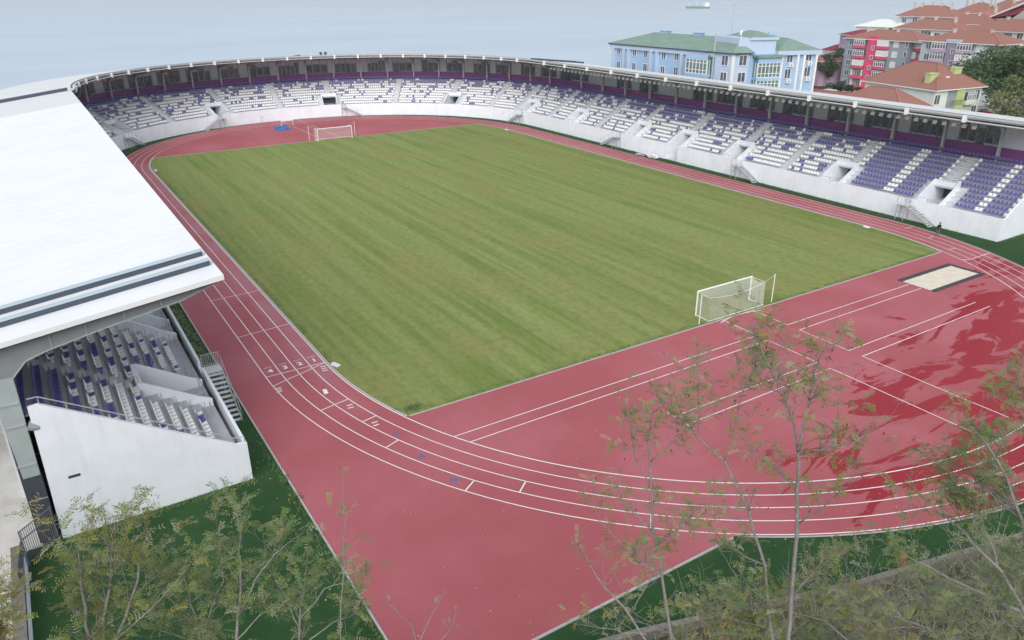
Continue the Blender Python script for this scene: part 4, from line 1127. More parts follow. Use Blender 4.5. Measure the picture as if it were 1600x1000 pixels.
def hip_roof(par, F, u0, u1, depth, z, rise, over=.5, ridge=None, m='tile', fas='pvc', n0=0., th_=.16):
    """hipped roof over the rectangle u0..u1, n0..-depth"""
    a, c, f, k = u0-over, u1+over, n0+over, n0-depth-over
    W_ = c-a; D_ = f-k; r = ridge if ridge is not None else max(0., W_-D_)/2
    mid = (f+k)/2; um = (a+c)/2
    e = MB(); p = [F.pt(a,f,z), F.pt(c,f,z), F.pt(c,k,z), F.pt(a,k,z)]
    r1, r2 = F.pt(um-r, mid, z+rise), F.pt(um+r, mid, z+rise)
    if W_ < D_ and ridge is None:
        r = (D_-W_)/2; r1, r2 = F.pt(um, mid+r, z+rise), F.pt(um, mid-r, z+rise)
        e.poly([p[0],p[1],r1]); e.poly([p[1],p[2],r2,r1]); e.poly([p[2],p[3],r2]); e.poly([p[3],p[0],r1,r2])
        hips = [(p[0],r1),(p[1],r1),(p[2],r2),(p[3],r2),(r1,r2)]
    else:
        e.poly([p[0],p[1],r2,r1]); e.poly([p[1],p[2],r2]); e.poly([p[2],p[3],r1,r2]); e.poly([p[3],p[0],r1])
        hips = [(p[0],r1),(p[1],r2),(p[2],r2),(p[3],r1),(r1,r2)]
    o = e.build('roof', M[m], par, norm=True)
    e = MB(); F.box(e, a-.02, c+.02, k-.02, f+.02, z-th_, z-.01); e.build('eaves', M[fas], o, norm=True)
    if m.startswith('tile'):
        e = MB()
        for h1, h2 in hips:
            v1 = Vector(h1) + Vector((0,0,.03)); v2 = Vector(h2) + Vector((0,0,.05))
            if (v2-v1).length > .3: e.bar(v1, v2, .22, .12)
        e.build('ridge_tiles', M['tile_pink'], o)
    return o
def chimney(par, F, u, n, z0, h, w=.7, m='beige', d=None):
    e = MB(); d = d or w; F.box(e, u-w/2, u+w/2, n-d/2, n+d/2, z0-.6, z0+h); F.box(e, u-w/2-.08, u+w/2+.08, n-d/2-.08, n+d/2+.08, z0+h, z0+h+.12)
    return e.build('chimney', M[m], par, norm=True)
def plan(px, py, D): v = at(px, py, D); return (v.x, v.y)

# ---- blue building: long wing, short wing, stair tower
A, C_, Rr_ = plan(957,66,182), plan(1148,79,156.5), plan(1279,73,166)
ZE = 17.4; ZB = -2.4
FL = Facade(A, C_, ZB); FRt = Facade(C_, Rr_, ZB)
blue = empty('school_building', (A[0], A[1], ZB), 'pale blue L-shaped building with a green roof rising behind the stand', 'building')
b = MB(); FL.box(b, 0, FL.L, -13, 0, ZB, ZE-.5); wl = b.build('wall', M['blue_wall'], blue, norm=True)
uT0, uT1 = FRt.uv(1173,76)[0], FRt.uv(1219,76)[0]
b = MB(); FRt.box(b, .0, uT0, -12, -.02, ZB, ZE-.5); b.build('wall', M['pale_blue_wall'], blue, norm=True)
b = MB(); FRt.box(b, uT1, FRt.L, -12, 0, ZB, ZE-.4); w2 = b.build('wall', M['blue_wall'], blue, norm=True)
uu = FL.uv(1118,100)[0]
b = MB(); FL.box(b, uu, FL.L+.25, .0, .25, ZB, ZE-.52); b.build('wall_panel', M['pale_blue_wall'], wl, norm=True)
b = MB(); FL.box(b, -.3, uu, -.1, .5, ZE-1.3, ZE-.5); b.build('cornice', M['pale_blue_wall'], wl, norm=True)
hip_roof(blue, FL, 0, FL.L, 13, ZE-.3, 2.3, .7, m='green_roof', fas='slate', th_=.25)
hip_roof(blue, FRt, uT1, FRt.L, 12, ZE-.1, 2.0, .6, m='green_roof', fas='pale_blue_wall', th_=.8)
hip_roof(blue, FRt, 0, uT0, 12, ZE-.28, 2.0, .6, m='green_roof', fas='slate', th_=.2)
for px in (1000, 1047, 1097): 
    u = FL.uv(px, 60)[0]*1.08; e = MB(); FL.box(e, u-.95, u+.95, -7.4, -6, ZE+1.2, ZE+2.35); FL.box(e, u-1.2, u+1.2, -7.6, -5.8, ZE+2.35, ZE+2.47); e.build('dormer', M['blue_wall'], blue, norm=True)
u = FRt.uv(1230, 60)[0]; e = MB(); FRt.box(e, u-.9, u+.9, -6.6, -5.2, ZE+1, ZE+2.7); FRt.box(e, u-.5, u+.5, -6.2, -5.6, ZE+2.7, ZE+3.0); e.build('dormer', M['blue_wall'], blue, norm=True)
X5 = lambda x: 920+x/4.2105
Y5 = lambda y: y/4.2105
for x, y in ((200,330),(303,340),(377,350),(495,362),(580,368),(196,428),(298,440),(371,447),(487,463),(573,470)):
    u, z = FL.uv(X5(x), Y5(y)); window(FL, blue, u, z, 1.15, 1.6, bars=1, trans=0)
    window
for x, y in ((200,330),(303,340),(377,350),(495,362),(580,368)):
    u, z = FL.uv(X5(x), Y5(y))
    for k in (2, 3): window(FL, blue, u, z-3.25*k, 1.15, 1.6)
for x in (170,240,270,418,458,622):
    u = FL.uv(X5(x), Y5(380))[0]; e = MB(); FL.box(e, u-.22, u+.22, 0, .75, ZB, ZE-1.3); e.build('pilaster', M['pale_blue_wall'], wl, norm=True)
for x, y in ((903,398),(892,507)):
    u, z = FL.uv(X5(x), Y5(y)); window(FL, blue, u, z, 1.5, 1.7, n=.25)
for x, y in ((1013,398),(1001,508)):
    u, z = FRt.uv(X5(x), Y5(y)); window(FRt, blue, u, z, 1.5, 1.7, n=0)
e = MB(); FL.box(e, FL.L-.1, FL.L+.35, .0, .45, ZB, ZE-.5); e.build('pilaster', M['pvc'], wl, norm=True)
def glass_bay(F, ua, ub, out, z0, z1, par, nb=7):
    b = MB(); F.box(b, ua, ub, 0, out, z0, z1); o = b.build('glazed_bay', M['glass_green'], par, norm=True)
    e = MB(); H = 3.2; z = z1-.9
    F.box(e, ua-.1, ub+.1, out, out+.12, z1-.9, z1); e.build('bay_band', M['blue_wall'], o, norm=True)
    m_ = MB()
    while z > z0:
        zb = max(z0, z-H)
        for k in range(nb+1): c = ua + (ub-ua)*k/nb; F.box(m_, c-.06, c+.06, out, out+.1, zb+.55, z)
        for q in (zb+.55, zb+1.2, z-.62, z-.08): F.box(m_, ua, ub, out+.01, out+.09, q, q+.1)
        for k in range(1, 3): c = out*k/2.2; F.box(m_, ua-.09, ua, c-.05, c+.05, zb+.55, z); F.box(m_, ub, ub+.09, c-.05, c+.05, zb+.55, z)
        e = MB(); F.box(e, ua-.1, ub+.1, out, out+.13, zb, zb+.55)
        F.box(e, ua-.11, ua-.0, 0, out, zb, zb+.55); F.box(e, ub+.0, ub+.11, 0, out, zb, zb+.55)
        e.build('bay_band', M['blue_wall'], o, norm=True); z = zb
    m_.build('mullions', M['pvc'], o, norm=True)
ua, ub = FL.uv(1080,90)[0], FL.uv(1113,90)[0]
glass_bay(FL, ua, ub, 1.3, ZB, ZE-1.0, blue, 6)
ua, ub = FRt.uv(1179,90)[0], FRt.uv(1214,90)[0]
glass_bay(FRt, ua, ub, 1.6, ZB, ZE-1.2, blue, 6)
e = MB(); FRt.box(e, ua-.4, ub+.4, -.5, 2.1, ZE-1.15, ZE-.75); e.build('bay_roof', M['green_roof'], blue, norm=True)
u0, u1 = FRt.uv(1151,70)[0]+.8, FRt.uv(1216,65)[0]
zt = FRt.uv(1216,59)[1]
b = MB(); FRt.box(b, u0, u1, -9.5, -.6, ZE-.6, zt); tw = b.build('stair_tower', M['pale_blue_wall'], blue, norm=True)
b = MB(); FRt.box(b, uT0-.01, uT1+.01, -9, -.1, ZB, ZE-.6); b.build('wall', M['blue_wall'], blue, norm=True)
hip_roof(tw, FRt, u0+2.5, u1, 8.5, zt+.12, 1.0, .3, m='green_roof', fas='pale_blue_wall', th_=.5, n0=-.6)
for x, y in ((1322,378),(1447,368),(1305,485),(1434,472)):
    u, z = FRt.uv(X5(x), Y5(y)); window(FRt, blue, u, z, 1.2, 1.7)
    e = MB(); FRt.box(e, u-.15, u+.75, .05, .42, z-1.75, z-1.05); ac = e.build('air_conditioner', M['pvc'], blue, norm=True)
    e = MB(); c = Vector(FRt.pt(u+.3, .43, z-1.4)); e.tube([c, c + FRt.n*.02], [.26,.26], 12); e.build('fan', M['steel'], ac)
for x in (1268,1372,1412,1492):
    u = FRt.uv(X5(x), Y5(360))[0]; e = MB(); FRt.box(e, u-.18, u+.18, 0, .6, ZB, ZE-.9); e.build('pilaster', M['pvc'], w2, norm=True)
p0 = Vector(FL.pt(FL.uv(1117,100)[0], .5, ZB)); e = MB(); e.tube([p0, p0+Vector((0,0,ZE+3.0-ZB))], .16, 8); e.build('flue_pipe', M['steel'], blue)
u = FL.uv(1094,58)[0]*1.06; p0 = Vector(FL.pt(u, -7, ZE+1.6)); e = MB(); e.tube([p0, p0+Vector((0,0,6.0))], [.07,.04], 6); e.tube([p0+Vector((0,0,6)), p0+Vector((0,0,6.4))], .14, 6); e.build('antenna_mast', M['steel'], blue)
p0 = Vector(FRt.pt(u0+.8, -1.4, zt)); e = MB(); e.tube([p0, p0+Vector((0,0,.9))], .05, 6); e.tube([p0+Vector((0,0,.9)), p0+Vector((.2,.2,1.0))], [.5,.45], 12); e.build('satellite_dish', M['pvc'], blue)

def base_z(p): return land_z(p[0], p[1]) - .4
# ---- pink and grey apartment block
Pa, Pb = plan(1323,60,285), plan(1421,63.5,273)
FP = Facade(Pa, Pb, 0); ZEp = (at(1323,60,285).z + at(1421,63.5,273).z)/2; ZBp = base_z(Pa)-1
pk = empty('apartment_block', (Pa[0], Pa[1], ZBp), 'grey apartment block with a bright pink stair tower and pink balconies', 'building', 'apartment blocks')
b = MB(); FP.box(b, 0, FP.L, -13, 0, ZBp, ZEp-.2); b.build('wall', M['grey_wall'], pk, norm=True)
rf_ = hip_roof(pk, FP, 0, FP.L+3, 13, ZEp, 2.6, .8)
XP = lambda x: 1280+x/10
YP = lambda y: 60+y/10
for x, y in ((508,65),(480,218),(453,372),(428,527),(403,670)): u, z = FP.uv(XP(x), YP(y)); window(FP, pk, u, z, 1.5, 1.5)
for x, y in ((1205,95),(1172,255),(1142,412),(1112,570)): u, z = FP.uv(XP(x), YP(y)); window(FP, pk, u, z, 1.6, 1.6, glass='curtain')
for x, y in ((1370,95),(1342,250),(1308,410)): u, z = FP.uv(XP(x), YP(y)); window(FP, pk, u, z, .8, 1.5, bars=0)
u0, u1 = FP.uv(1358.5,66)[0], FP.uv(1372,66)[0]
b = MB(); FP.box(b, u0, u1, -.5, .7, ZBp, ZEp+1.1); tw = b.build('stair_tower', M['pink'], pk, norm=True)
for x, y in ((865,148),(838,295),(805,455),(778,603)): u, z = FP.uv(XP(x), YP(y)); window(FP, pk, u-.1, z, 1.0, 1.1, n=.7)
def balcony(F, par, u, z, w, out, front, closed, m='offwhite'):
    """white loggia box with a coloured front panel below it"""
    b = MB(); F.box(b, u-w/2, u+w/2, 0, out, z-1.65, z-.75); o = b.build('balcony', M[front], par, norm=True)
    if closed:
        b = MB(); F.box(b, u-w/2+.05, u+w/2-.05, 0, out-.15, z-.75, z+1.0); g_ = b.build('glazing', M['curtain'] if closed == 2 else M['glass'], o, norm=True)
        e = MB()
        for k in range(6): c = u-w/2+.05+(w-.1)*k/5; F.box(e, c-.06, c+.06, out-.15, out-.06, z-.75, z+1.0)
        for q in (z-.75, z+.45, z+.92): F.box(e, u-w/2, u+w/2, out-.14, out-.07, q, q+.1)
        e.build('frame', M['pvc'], g_, norm=True)
    else:
        b = MB(); F.box(b, u-w/2, u-w/2+.15, 0, out-.1, z-.75, z+1.2); F.box(b, u+w/2-.15, u+w/2, 0, out-.1, z-.75, z+1.2); b.build('side_wall', M[m], o, norm=True)
        window(F, par, u, z-.1, w*.5, 1.6, n=0.02, bars=2)
for k, (x, y) in enumerate(((660,65),(640,225),(625,380),(600,540),(590,690))): u, z = FP.uv(XP(x), YP(y)); balcony(FP, pk, u, z, 3.9, 1.2, 'pink', (1,1,2,0,0)[k])
for k, (x, y) in enumerate(((1020,80),(995,240),(960,400),(930,555))): u, z = FP.uv(XP(x), YP(y)); balcony(FP, pk, u, z, 3.7, 1.2, 'pink', (2,2,1,1)[k])
Pc = Vector(FP.pt(FP.L, -13, 0)); FP2 = Facade(Pb, (Pc.x, Pc.y), 0)
for k in range(4): balcony(FP2, pk, 5.0, ZEp-1.4-3.0*k, 4.6, 1.2, 'pink', (2,0,1,0)[k])
for x_, n_ in ((4,-5),(9,-7),(14,-5.5)): chimney(rf_, FP, x_, n_, ZEp+1.8, 1.3)

# ---- grey and mauve apartment block
Qa, Qb = plan(1441,64.5,262), plan(1545,67.5,252)
FQ = Facade(Qa, Qb, 0); ZEq = (at(1441,64.5,262).z + at(1545,67.5,252).z)/2; ZBq = base_z(Qa)-1
mv = empty('apartment_block', (Qa[0], Qa[1], ZBq), 'grey apartment block with a mauve stair tower, behind the lime chimneys', 'building', 'apartment blocks')
b = MB(); FQ.box(b, 0, FQ.L, -13, 0, ZBq, ZEq-.2); b.build('wall', M['grey_pale'], mv, norm=True)
rf_ = hip_roof(mv, FQ, 0, FQ.L+3, 13, ZEq, 2.9, .8)
X6 = lambda x: 1280+x/5
Y6 = lambda y: y/5
u0, u1 = FQ.uv(X6(1010), Y6(350))[0], FQ.uv(X6(1100), Y6(355))[0]
b = MB(); FQ.box(b, u0, u1, -.5, .7, ZBq, ZEq-.3); b.build('stair_tower', M['mauve'], mv, norm=True)
b = MB(); FQ.box(b, u0-.3, u1+.3, -.6, .9, ZEq-.28, ZEq+.7); b.build('tower_cap', M['grey_pale'], mv, norm=True)
for x, y in ((855,358),(838,440),(823,520)): u, z = FQ.uv(X6(x), Y6(y)); window(FQ, mv, u, z, 1.5, 1.6)
for x, y in ((1057,400),(1036,490)): u, z = FQ.uv(X6(x), Y6(y)); window(FQ, mv, u, z, 1.1, 1.1, n=.7)
for x, y in ((1252,380),(1230,465),(1212,550)): u, z = FQ.uv(X6(x), Y6(y)); window(FQ, mv, u, z, 1.7, 1.7, glass='curtain')
for x, y in ((1350,380),(1328,465)): u, z = FQ.uv(X6(x), Y6(y)); window(FQ, mv, u, z, .8, 1.5, bars=0)
for k, (x, y) in enumerate(((950,358),(930,440),(912,525))): u, z = FQ.uv(X6(x), Y6(y)); balcony(FQ, mv, u, z, 4.2, 1.2, 'mauve_pale', (1,1,0)[k])
for k, (x, y) in enumerate(((1150,370),(1130,455),(1110,545))): u, z = FQ.uv(X6(x), Y6(y)); balcony(FQ, mv, u, z, 4.2, 1.2, 'mauve_pale', (1,2,2)[k])
Qc = Vector(FQ.pt(FQ.L, -13, 0)); FQ2 = Facade(Qb, (Qc.x, Qc.y), 0)
for k in range(3): balcony(FQ2, mv, 6.0, ZEq-1.4-3.0*k, 5, 1.2, 'mauve_pale', (0,1,0)[k])
for x_, n_ in ((6,-5),(16,-6)): chimney(rf_, FQ, x_, n_, ZEq+1.9, 1.3)

# ---- white house with lime chimneys, tiled hip roof
Wl, Wc, Wr = plan(1352,131,203), plan(1462,141,189.5), plan(1537,131,203)
FW1, FW2 = Facade(Wl, Wc, 0), Facade(Wc, Wr, 0); ZEw = at(1462,141,189.5).z; ZBw = base_z(Wc)-1
wh = empty('house', (Wc[0], Wc[1], ZBw), 'white house with lime green chimneys and recess under a red hipped roof', 'building', 'houses on the slope')
q4 = [Vector((*Wl,0)), Vector((*Wc,0)), Vector((*Wr,0))]; q4.append(q4[0]+q4[2]-q4[1])
b = MB(); b.hexa([(q.x,q.y,ZBw) for q in q4] + [(q.x,q.y,ZEw-.2) for q in q4]); b.build('wall', M['offwhite'], wh, norm=True)
e = MB(); c4 = [Vector((*Wl,ZEw)), Vector((*Wc,ZEw)), Vector((*Wr,ZEw))]; c4.append(c4[0]+c4[2]-c4[1]); cen = (c4[0]+c4[2])/2
ov = [c + (c-cen).normalized()*1.0 for c in c4]
ap = [cen + (c4[1]-c4[0]).normalized()*-3.0 + Vector((0,0,4.6)), cen + (c4[1]-c4[0]).normalized()*3.0 + Vector((0,0,4.6))]
e.poly([ov[0],ov[1],ap[1],ap[0]]); e.poly([ov[1],ov[2],ap[1]]); e.poly([ov[2],ov[3],ap[0],ap[1]]); e.poly([ov[3],ov[0],ap[0]])
rf_ = e.build('roof', M['tile'], wh, norm=True)
e = MB(); lo_ = [v - Vector((0,0,.22)) for v in ov]; hi_ = [v - Vector((0,0,.01)) for v in ov]; e.hexa(lo_+hi_); e.build('eaves', M['pvc'], rf_, norm=True)
e = MB()
for v, q in ((ov[0],ap[0]),(ov[1],ap[1]),(ov[2],ap[1]),(ap[0],ap[1])): e.bar(v+Vector((0,0,.04)), q+Vector((0,0,.06)), .25, .12)
e.build('ridge_tiles', M['tile'], rf_)
for px, py, D, w, h in ((1455.5,122,194,2.6,2.6),(1493,113,201,2.4,3.2),(1437,107,209,4.2,1.6)):
    v = at(px, py, D); e = MB(); Fx = FW2; uu = (v-Fx.A).dot(Fx.u); nn = (v-Fx.A).dot(Fx.n)
    Fx.box(e, uu-w/2, uu+w/2, nn-.6, nn+.6, ZEw, v.z+.9); Fx.box(e, uu-w/2-.12, uu+w/2+.12, nn-.72, nn+.72, v.z+.9, v.z+1.05); e.build('chimney', M['lime'], rf_, norm=True)
v = at(1478, 120, 197); e = MB(); e.box(v.x-.6, v.x+.6, v.y-.5, v.y+.5, v.z-.25, v.z+.12); e.build('skylight', M['pvc'], rf_)
X7 = lambda x: 1440+x/9.094
Y7 = lambda y: 80+y/9.094
ua, ub = FW2.uv(X7(375), Y7(600))[0], FW2.uv(X7(560), Y7(600))[0]
e = MB(); FW2.box(e, ua, ub, -.0, .06, ZBw, ZEw-.25); e.build('recess', M['grey_wall'], wh, norm=True)
ua, ub = FW2.uv(X7(480), Y7(600))[0], FW2.uv(X7(590), Y7(600))[0]
e = MB(); FW2.box(e, ua, ub, .07, .5, ZBw, ZEw-.25); e.build('wall_panel', M['lime'], wh, norm=True)
u, z = FW2.uv(X7(215), Y7(690)); window(FW2, wh, u, z, 1.7, 1.9)
u, z = FW2.uv(X7(780), Y7(615)); window(FW2, wh, u, z, 1.6, 1.9)
u, z = FW2.uv(X7(730), Y7(825)); window(FW2, wh, u, z, 1.6, 1.6)
u, z = FW2.uv(X7(655), Y7(640)); balcony(FW2, wh, u, z, 3.0, 1.1, 'offwhite', 1)
u, z = FW2.uv(X7(440), Y7(720)); e = MB()
for k in range(9): c = u-2.2+4.4*k/8; FW2.box(e, c-.03, c+.03, 1.0, 1.06, z-.6, z+.4)
FW2.box(e, u-2.2, u+2.2, 1.0, 1.06, z+.4, z+.46); e.build('railing', M['steel_dark'], wh, norm=True)

# ---- low tiled building close behind the stand
La, Lb = plan(1205,150,178), plan(1395,166,157)
FLo = Facade(La, Lb, 0); 
for (pa, pb, D1, D2, lab, rise) in (((1205,158),(1345,169),176,164,'long low tiled roof just behind the stand roof, left of the white house',2.3), ((1296,167),(1410,171),166,158,'low hipped tiled roof peeping over the stand beside the white house',3.5)):
    A_, B_ = plan(*pa, D1), plan(*pb, D2); F = Facade(A_, B_, 0); z = (at(*pa, D1).z + at(*pb, D2).z)/2
    h_ = empty('low_building', (A_[0], A_[1], base_z(A_)), lab, 'building', 'low tiled buildings behind the stand')
    b = MB(); F.box(b, 0, F.L, -10, 0, base_z(A_)-.5, z-.2); b.build('wall', M['offwhite'], h_, norm=True)
    hip_roof(h_, F, 0, F.L, 10, z, rise, .6)

# ---- houses climbing the slope
def house(pa, pb, D1, D2, label, depth=12, rise=2.6, roof='tile', wall='cream', wins=(), chim=(), floors=3, over=.8, name='house', group='houses on the slope', dark=False):
    A_, B_ = plan(*pa, D1), plan(*pb, D2); F = Facade(A_, B_, 0); z = (at(*pa, D1).z + at(*pb, D2).z)/2; zb = min(base_z(A_), base_z(B_), z-3*floors)-1
    h_ = empty(name, (A_[0], A_[1], zb), label, 'building', group)
    b = MB(); F.box(b, 0, F.L, -depth, 0, zb, z-.2); b.build('wall', M[wall], h_, norm=True)
    r_ = hip_roof(h_, F, 0, F.L, depth, z, rise, over, m=roof)
    for px, py, w, h in wins: u, zz = F.uv(px, py); window(F, h_, u, zz, w, h, bars=2 if w > 2 else 1)
    for fx, fn, hh in chim: chimney(r_, F, F.L*fx, -depth*fn, z+rise*.75, hh, .8)
    nfl = 0
    for k in range(1, floors):      # lower storeys, mostly hidden by the roofs in front
        for fx in (.2, .5, .8): window(F, h_, F.L*fx, z-1.6-3*k, 1.5, 1.5)
    return h_
C9 = lambda x: 1380+x/7.2727
K9 = lambda y: y/7.2727
house((1510,47),(1640,52),296,280,'cream block with tiled roof at the right edge, behind the mauve tower block', 14, 3.2, 'tile', 'cream', ((C9(1415),K9(410),2.6,1.6),(C9(1520),K9(535),1.6,1.6),(C9(1555),K9(410),1.8,1.6)), ((.3,.5,1.4),(.6,.4,1.4)), 4)
house((1399,44),(1495,47.5),316,306,'cream house with tiled roof directly behind the pink tower block', 13, 3.2, 'tile', 'cream', ((C9(485),K9(385),3.4,1.8),(C9(610),K9(400),1.8,1.5)), ((.25,.5,1.4),(.5,.45,1.5),(.8,.5,1.4)), 3)
house((1466,36.5),(1548,39),345,336,'tiled house with a wide dark window row, mid slope behind the cream houses', 13, 3.2, 'tile', 'offwhite', ((C9(910),K9(298),4.6,1.5),), ((.35,.5,1.5),(.6,.45,1.5)), 3)
house((1402,25.5),(1492,26.5),372,364,'pale blue house with two windows and a long tiled roof high on the slope', 14, 4.0, 'tile', 'grey_pale', ((C9(240),K9(228),1.8,1.6),(C9(362),K9(222),1.8,1.6),(C9(480),K9(215),3,1.2)), ((.15,.5,2.0),(.3,.45,2.0),(.45,.55,2.2),(.62,.5,2.0),(.8,.5,2.0)), 3)
house((1488,19.5),(1545,21.5),410,402,'tiled house with many chimneys near the top of the slope', 14, 4.2, 'tile', 'cream', (), ((.1,.5,2.2),(.3,.45,2.2),(.5,.5,2.4),(.75,.5,2.2),(.9,.45,2.2)), 2)
house((1516,27),(1552,28.5),380,375,'house with a faded pink roof between tiled roofs and the maroon gable', 12, 3.0, 'tile_pink', 'offwhite', (), ((.8,.3,1.8),), 2)
house((1538,15.5),(1580,16),440,432,'small orange roofed house at the hilltop', 12, 4.4, 'tile', 'cream', (), ((.4,.5,2.2),(.7,.5,2.4)), 2)
house((1572,9.5),(1640,10.5),470,455,'last tiled house at the top right corner on the skyline', 14, 4.0, 'tile', 'beige', (), ((.15,.5,2.2),(.35,.5,2.4)), 2)
# maroon gable-roofed house
A_, B_ = plan(1550,27,345), plan(1640,40,325); F = Facade(A_, B_, 0); z = at(1550,27,345).z
h_ = empty('house', (A_[0], A_[1], z-8), 'beige house with a steep maroon roof and white verge at the right edge', 'building', 'houses on the slope')
b = MB(); F.box(b, 0, F.L, -12, -.6, z-9, z-.2); b.build('wall', M['beige'], h_, norm=True)
b = MB(); b.poly([F.pt(2.5,-.55,z-4), F.pt(F.L,-.55,z-4), F.pt(F.L,-.55,z+4.2), F.pt(15,-.55,z+3.6)]); b.poly([F.pt(2.5,-1.0,z-4), F.pt(15,-1.0,z+3.6), F.pt(F.L,-1.0,z+4.2), F.pt(F.L,-1.0,z-4)]); b.build('gable', M['beige'], h_)
b = MB(); b.hexa([F.pt(-.5,.4,z-.3), F.pt(0,.4,z-.3), F.pt(0,-13,z-.3), F.pt(-.5,-13,z-.3), F.pt(13.2,-2,z+5.2), F.pt(13.8,-2,z+5.2), F.pt(13.8,-13,z+5.2), F.pt(13.2,-13,z+5.2)]); 
b.poly([F.pt(-.3,.5,z-.1), F.pt(9,-.4,z+1.0), F.pt(20,-3,z+5.0), F.pt(13.4,-3,z+5.2)]); b.build('roof', M['maroon'], h_, norm=True)
b = MB(); b.bar(F.pt(-.6,.5,z), F.pt(13.2,-1.6,z+5.5), .5, .5); b.build('verge', M['pvc'], h_)
# low houses toward the sea on the left of the pink block
house((1283,79),(1311,80),330,326,'small white house with a dark red roof left of the pink tower block', 11, 2.2, 'maroon', 'offwhite', (), (), 2)
house((1313,57),(1338,52),322,314,'narrow lilac house half hidden behind the pink tower block', 12, 1.8, 'maroon', 'lilac', (), (), 3)
house((1338,42),(1400,41),352,345,'whitewashed house with a brown gable below the pale blue house', 12, 2.6, 'offwhite', 'offwhite', ((1392,44,1.4,1.2),), ((.85,.5,1.6),), 2)
house((1262,92),(1283,97),290,284,'low brown roofed house beside the blue building', 10, 2.0, 'tile', 'lilac', (), (), 1)

# ---- parked vehicles
def car(px, py, D, rz, body, label):
    v = at(px, py, D); z = land_z(v.x, v.y)
    o = empty('parked_car', (v.x, v.y, z), label, 'car', 'parked cars'); Mx = Matrix.Translation((v.x, v.y, z)) @ Matrix.Rotation(rz, 4, 'Z')
    sec = [(-2.1,.45,.75,.7),(-2.0,.3,.95,.82),(-1.3,.28,1.0,.86),(0,.28,1.0,.88),(1.2,.28,.98,.86),(2.0,.3,.85,.8),(2.15,.42,.65,.65)]
    e = MB(); e.grid([[Mx @ Vector((x, s*w, zz)) for s, zz in ((-1,z0),(-1,z1),(-.8,z1+.04),(.8,z1+.04),(1,z1),(1,z0),(-1,z0))] for x, z0, z1, w in sec])
    e.poly([Mx @ Vector((-2.1, s*.7, zz)) for s, zz in ((-1,.45),(1,.45),(1,.75),(-1,.75))]); e.poly([Mx @ Vector((2.15, s*.65, zz)) for s, zz in ((-1,.42),(1,.42),(1,.65),(-1,.65))])
    e.build('body', M[body], o, norm=True)
    e = MB(); e.hexa([Mx @ Vector(p) for p in ((-1.7,-.78,.98),(1.0,-.78,.98),(1.0,.78,.98),(-1.7,.78,.98),(-1.2,-.62,1.48),(.3,-.62,1.48),(.3,.62,1.48),(-1.2,.62,1.48))]); e.build('windows', M['dark_glass'], o, norm=True)
    e = MB(); e.box(-1.2,.3,-.6,.6,1.475,1.52,M=Mx); e.build('roof', M[body], o)
    for sx in (-1.3, 1.3):
        for sy in (-1, 1):
            e = MB(); e.tube([Mx @ Vector((sx, sy*.72, .32)), Mx @ Vector((sx, sy*.9, .32))], .32, 12); e.build('wheel', M['rubber'], o)
car(1302, 114, 268, R(60), 'car_white', 'white car parked on the sandy lot left of the pink block')
car(1541, 148, 236, R(20), 'red_paint', 'red car parked under the dark pine at the right')

# ---------------------------------------------------------------- trees and bushes in the town
def leaf_cloud(mb, c, r, n, size, rng, mi=(0,), hollow=.55):
    c = Vector(c)
    # lobes give an uneven outline with gaps
    lobes = []
    for _ in range(max(5, int(n/170))):
        d = Vector((rng.gauss(0,1), rng.gauss(0,1), rng.gauss(0,1))).normalized(); k = rng.uniform(.35,.95)
        lobes.append((c + Vector((d.x*r[0]*k, d.y*r[1]*k, d.z*r[2]*k)), rng.uniform(.22,.42)))
    for i in range(n):
        p, s = rng.choice(lobes); d = Vector((rng.gauss(0,1), rng.gauss(0,1), rng.gauss(0,1))).normalized()*rng.uniform(hollow,1.1)*s
        q = p + Vector((d.x*r[0], d.y*r[1], d.z*r[2])); a = Vector((rng.gauss(0,1), rng.gauss(0,1), rng.gauss(0,.6))).normalized(); b_ = a.orthogonal().normalized()
        b_ = (b_*math.cos(i) + a.cross(b_)*math.sin(i)); w = size*rng.uniform(.6,1.3)
        mb.poly([q - a*w, q + b_*w*.45, q + a*w, q - b_*w*.45], rng.choice(mi))
def town_tree(name, px, py, D, h, r, label, m, n=2600, size=.35, group='trees in the town', seed=0, flat=.6, trunks=1, cat='tree'):
    rng = random.Random(seed); v = at(px, py, D); z0 = land_z(v.x, v.y)-.2; c = Vector((v.x, v.y, v.z))
    o = empty(name, (v.x, v.y, z0), label, cat, group)
    t = MB()
    for k in range(trunks):
        bx, by = v.x + rng.uniform(-1,1)*(trunks-1), v.y + rng.uniform(-1,1)*(trunks-1)
        mid = Vector((bx+rng.uniform(-.5,.5), by+rng.uniform(-.5,.5), z0 + (c.z-z0)*.5))
        pts_ = [Vector((bx,by,z0)), mid, Vector((c.x+rng.uniform(-1,1), c.y+rng.uniform(-1,1), c.z))]
        t.tube(pts_, [.28,.2,.1], 7)
        for q in range(5):
            a = q*1.26+rng.random(); t.tube([mid.lerp(pts_[2], .2*q), c + Vector((math.cos(a)*r*.6, math.sin(a)*r*.6, rng.uniform(-.2,.4)*r*flat))], [.12,.04], 5)
    t.build('trunk', M['bark'], o)
    f = MB(); leaf_cloud(f, c, (r, r, r*flat), n, size, rng, (0,0,1) if isinstance(m, tuple) else (0,)); f.build('crown', [M[k] for k in (m if isinstance(m, tuple) else (m,))], o)
town_tree('pine_tree', 1566, 118, 228, 12, 9.5, 'broad dark green pine standing right of the white house', 'pine', 6500, .45, seed=1, flat=.62, trunks=2)
town_tree('pine_tree', 1618, 112, 224, 12, 8.5, 'dark pine cut by the right edge, behind the olive tree', 'pine', 4200, .45, seed=2, flat=.7, trunks=1)
town_tree('pine_tree', 1524, 124, 238, 9, 4.5, 'small dark pine touching the roof of the white house', 'pine', 1800, .4, seed=8, flat=.6)
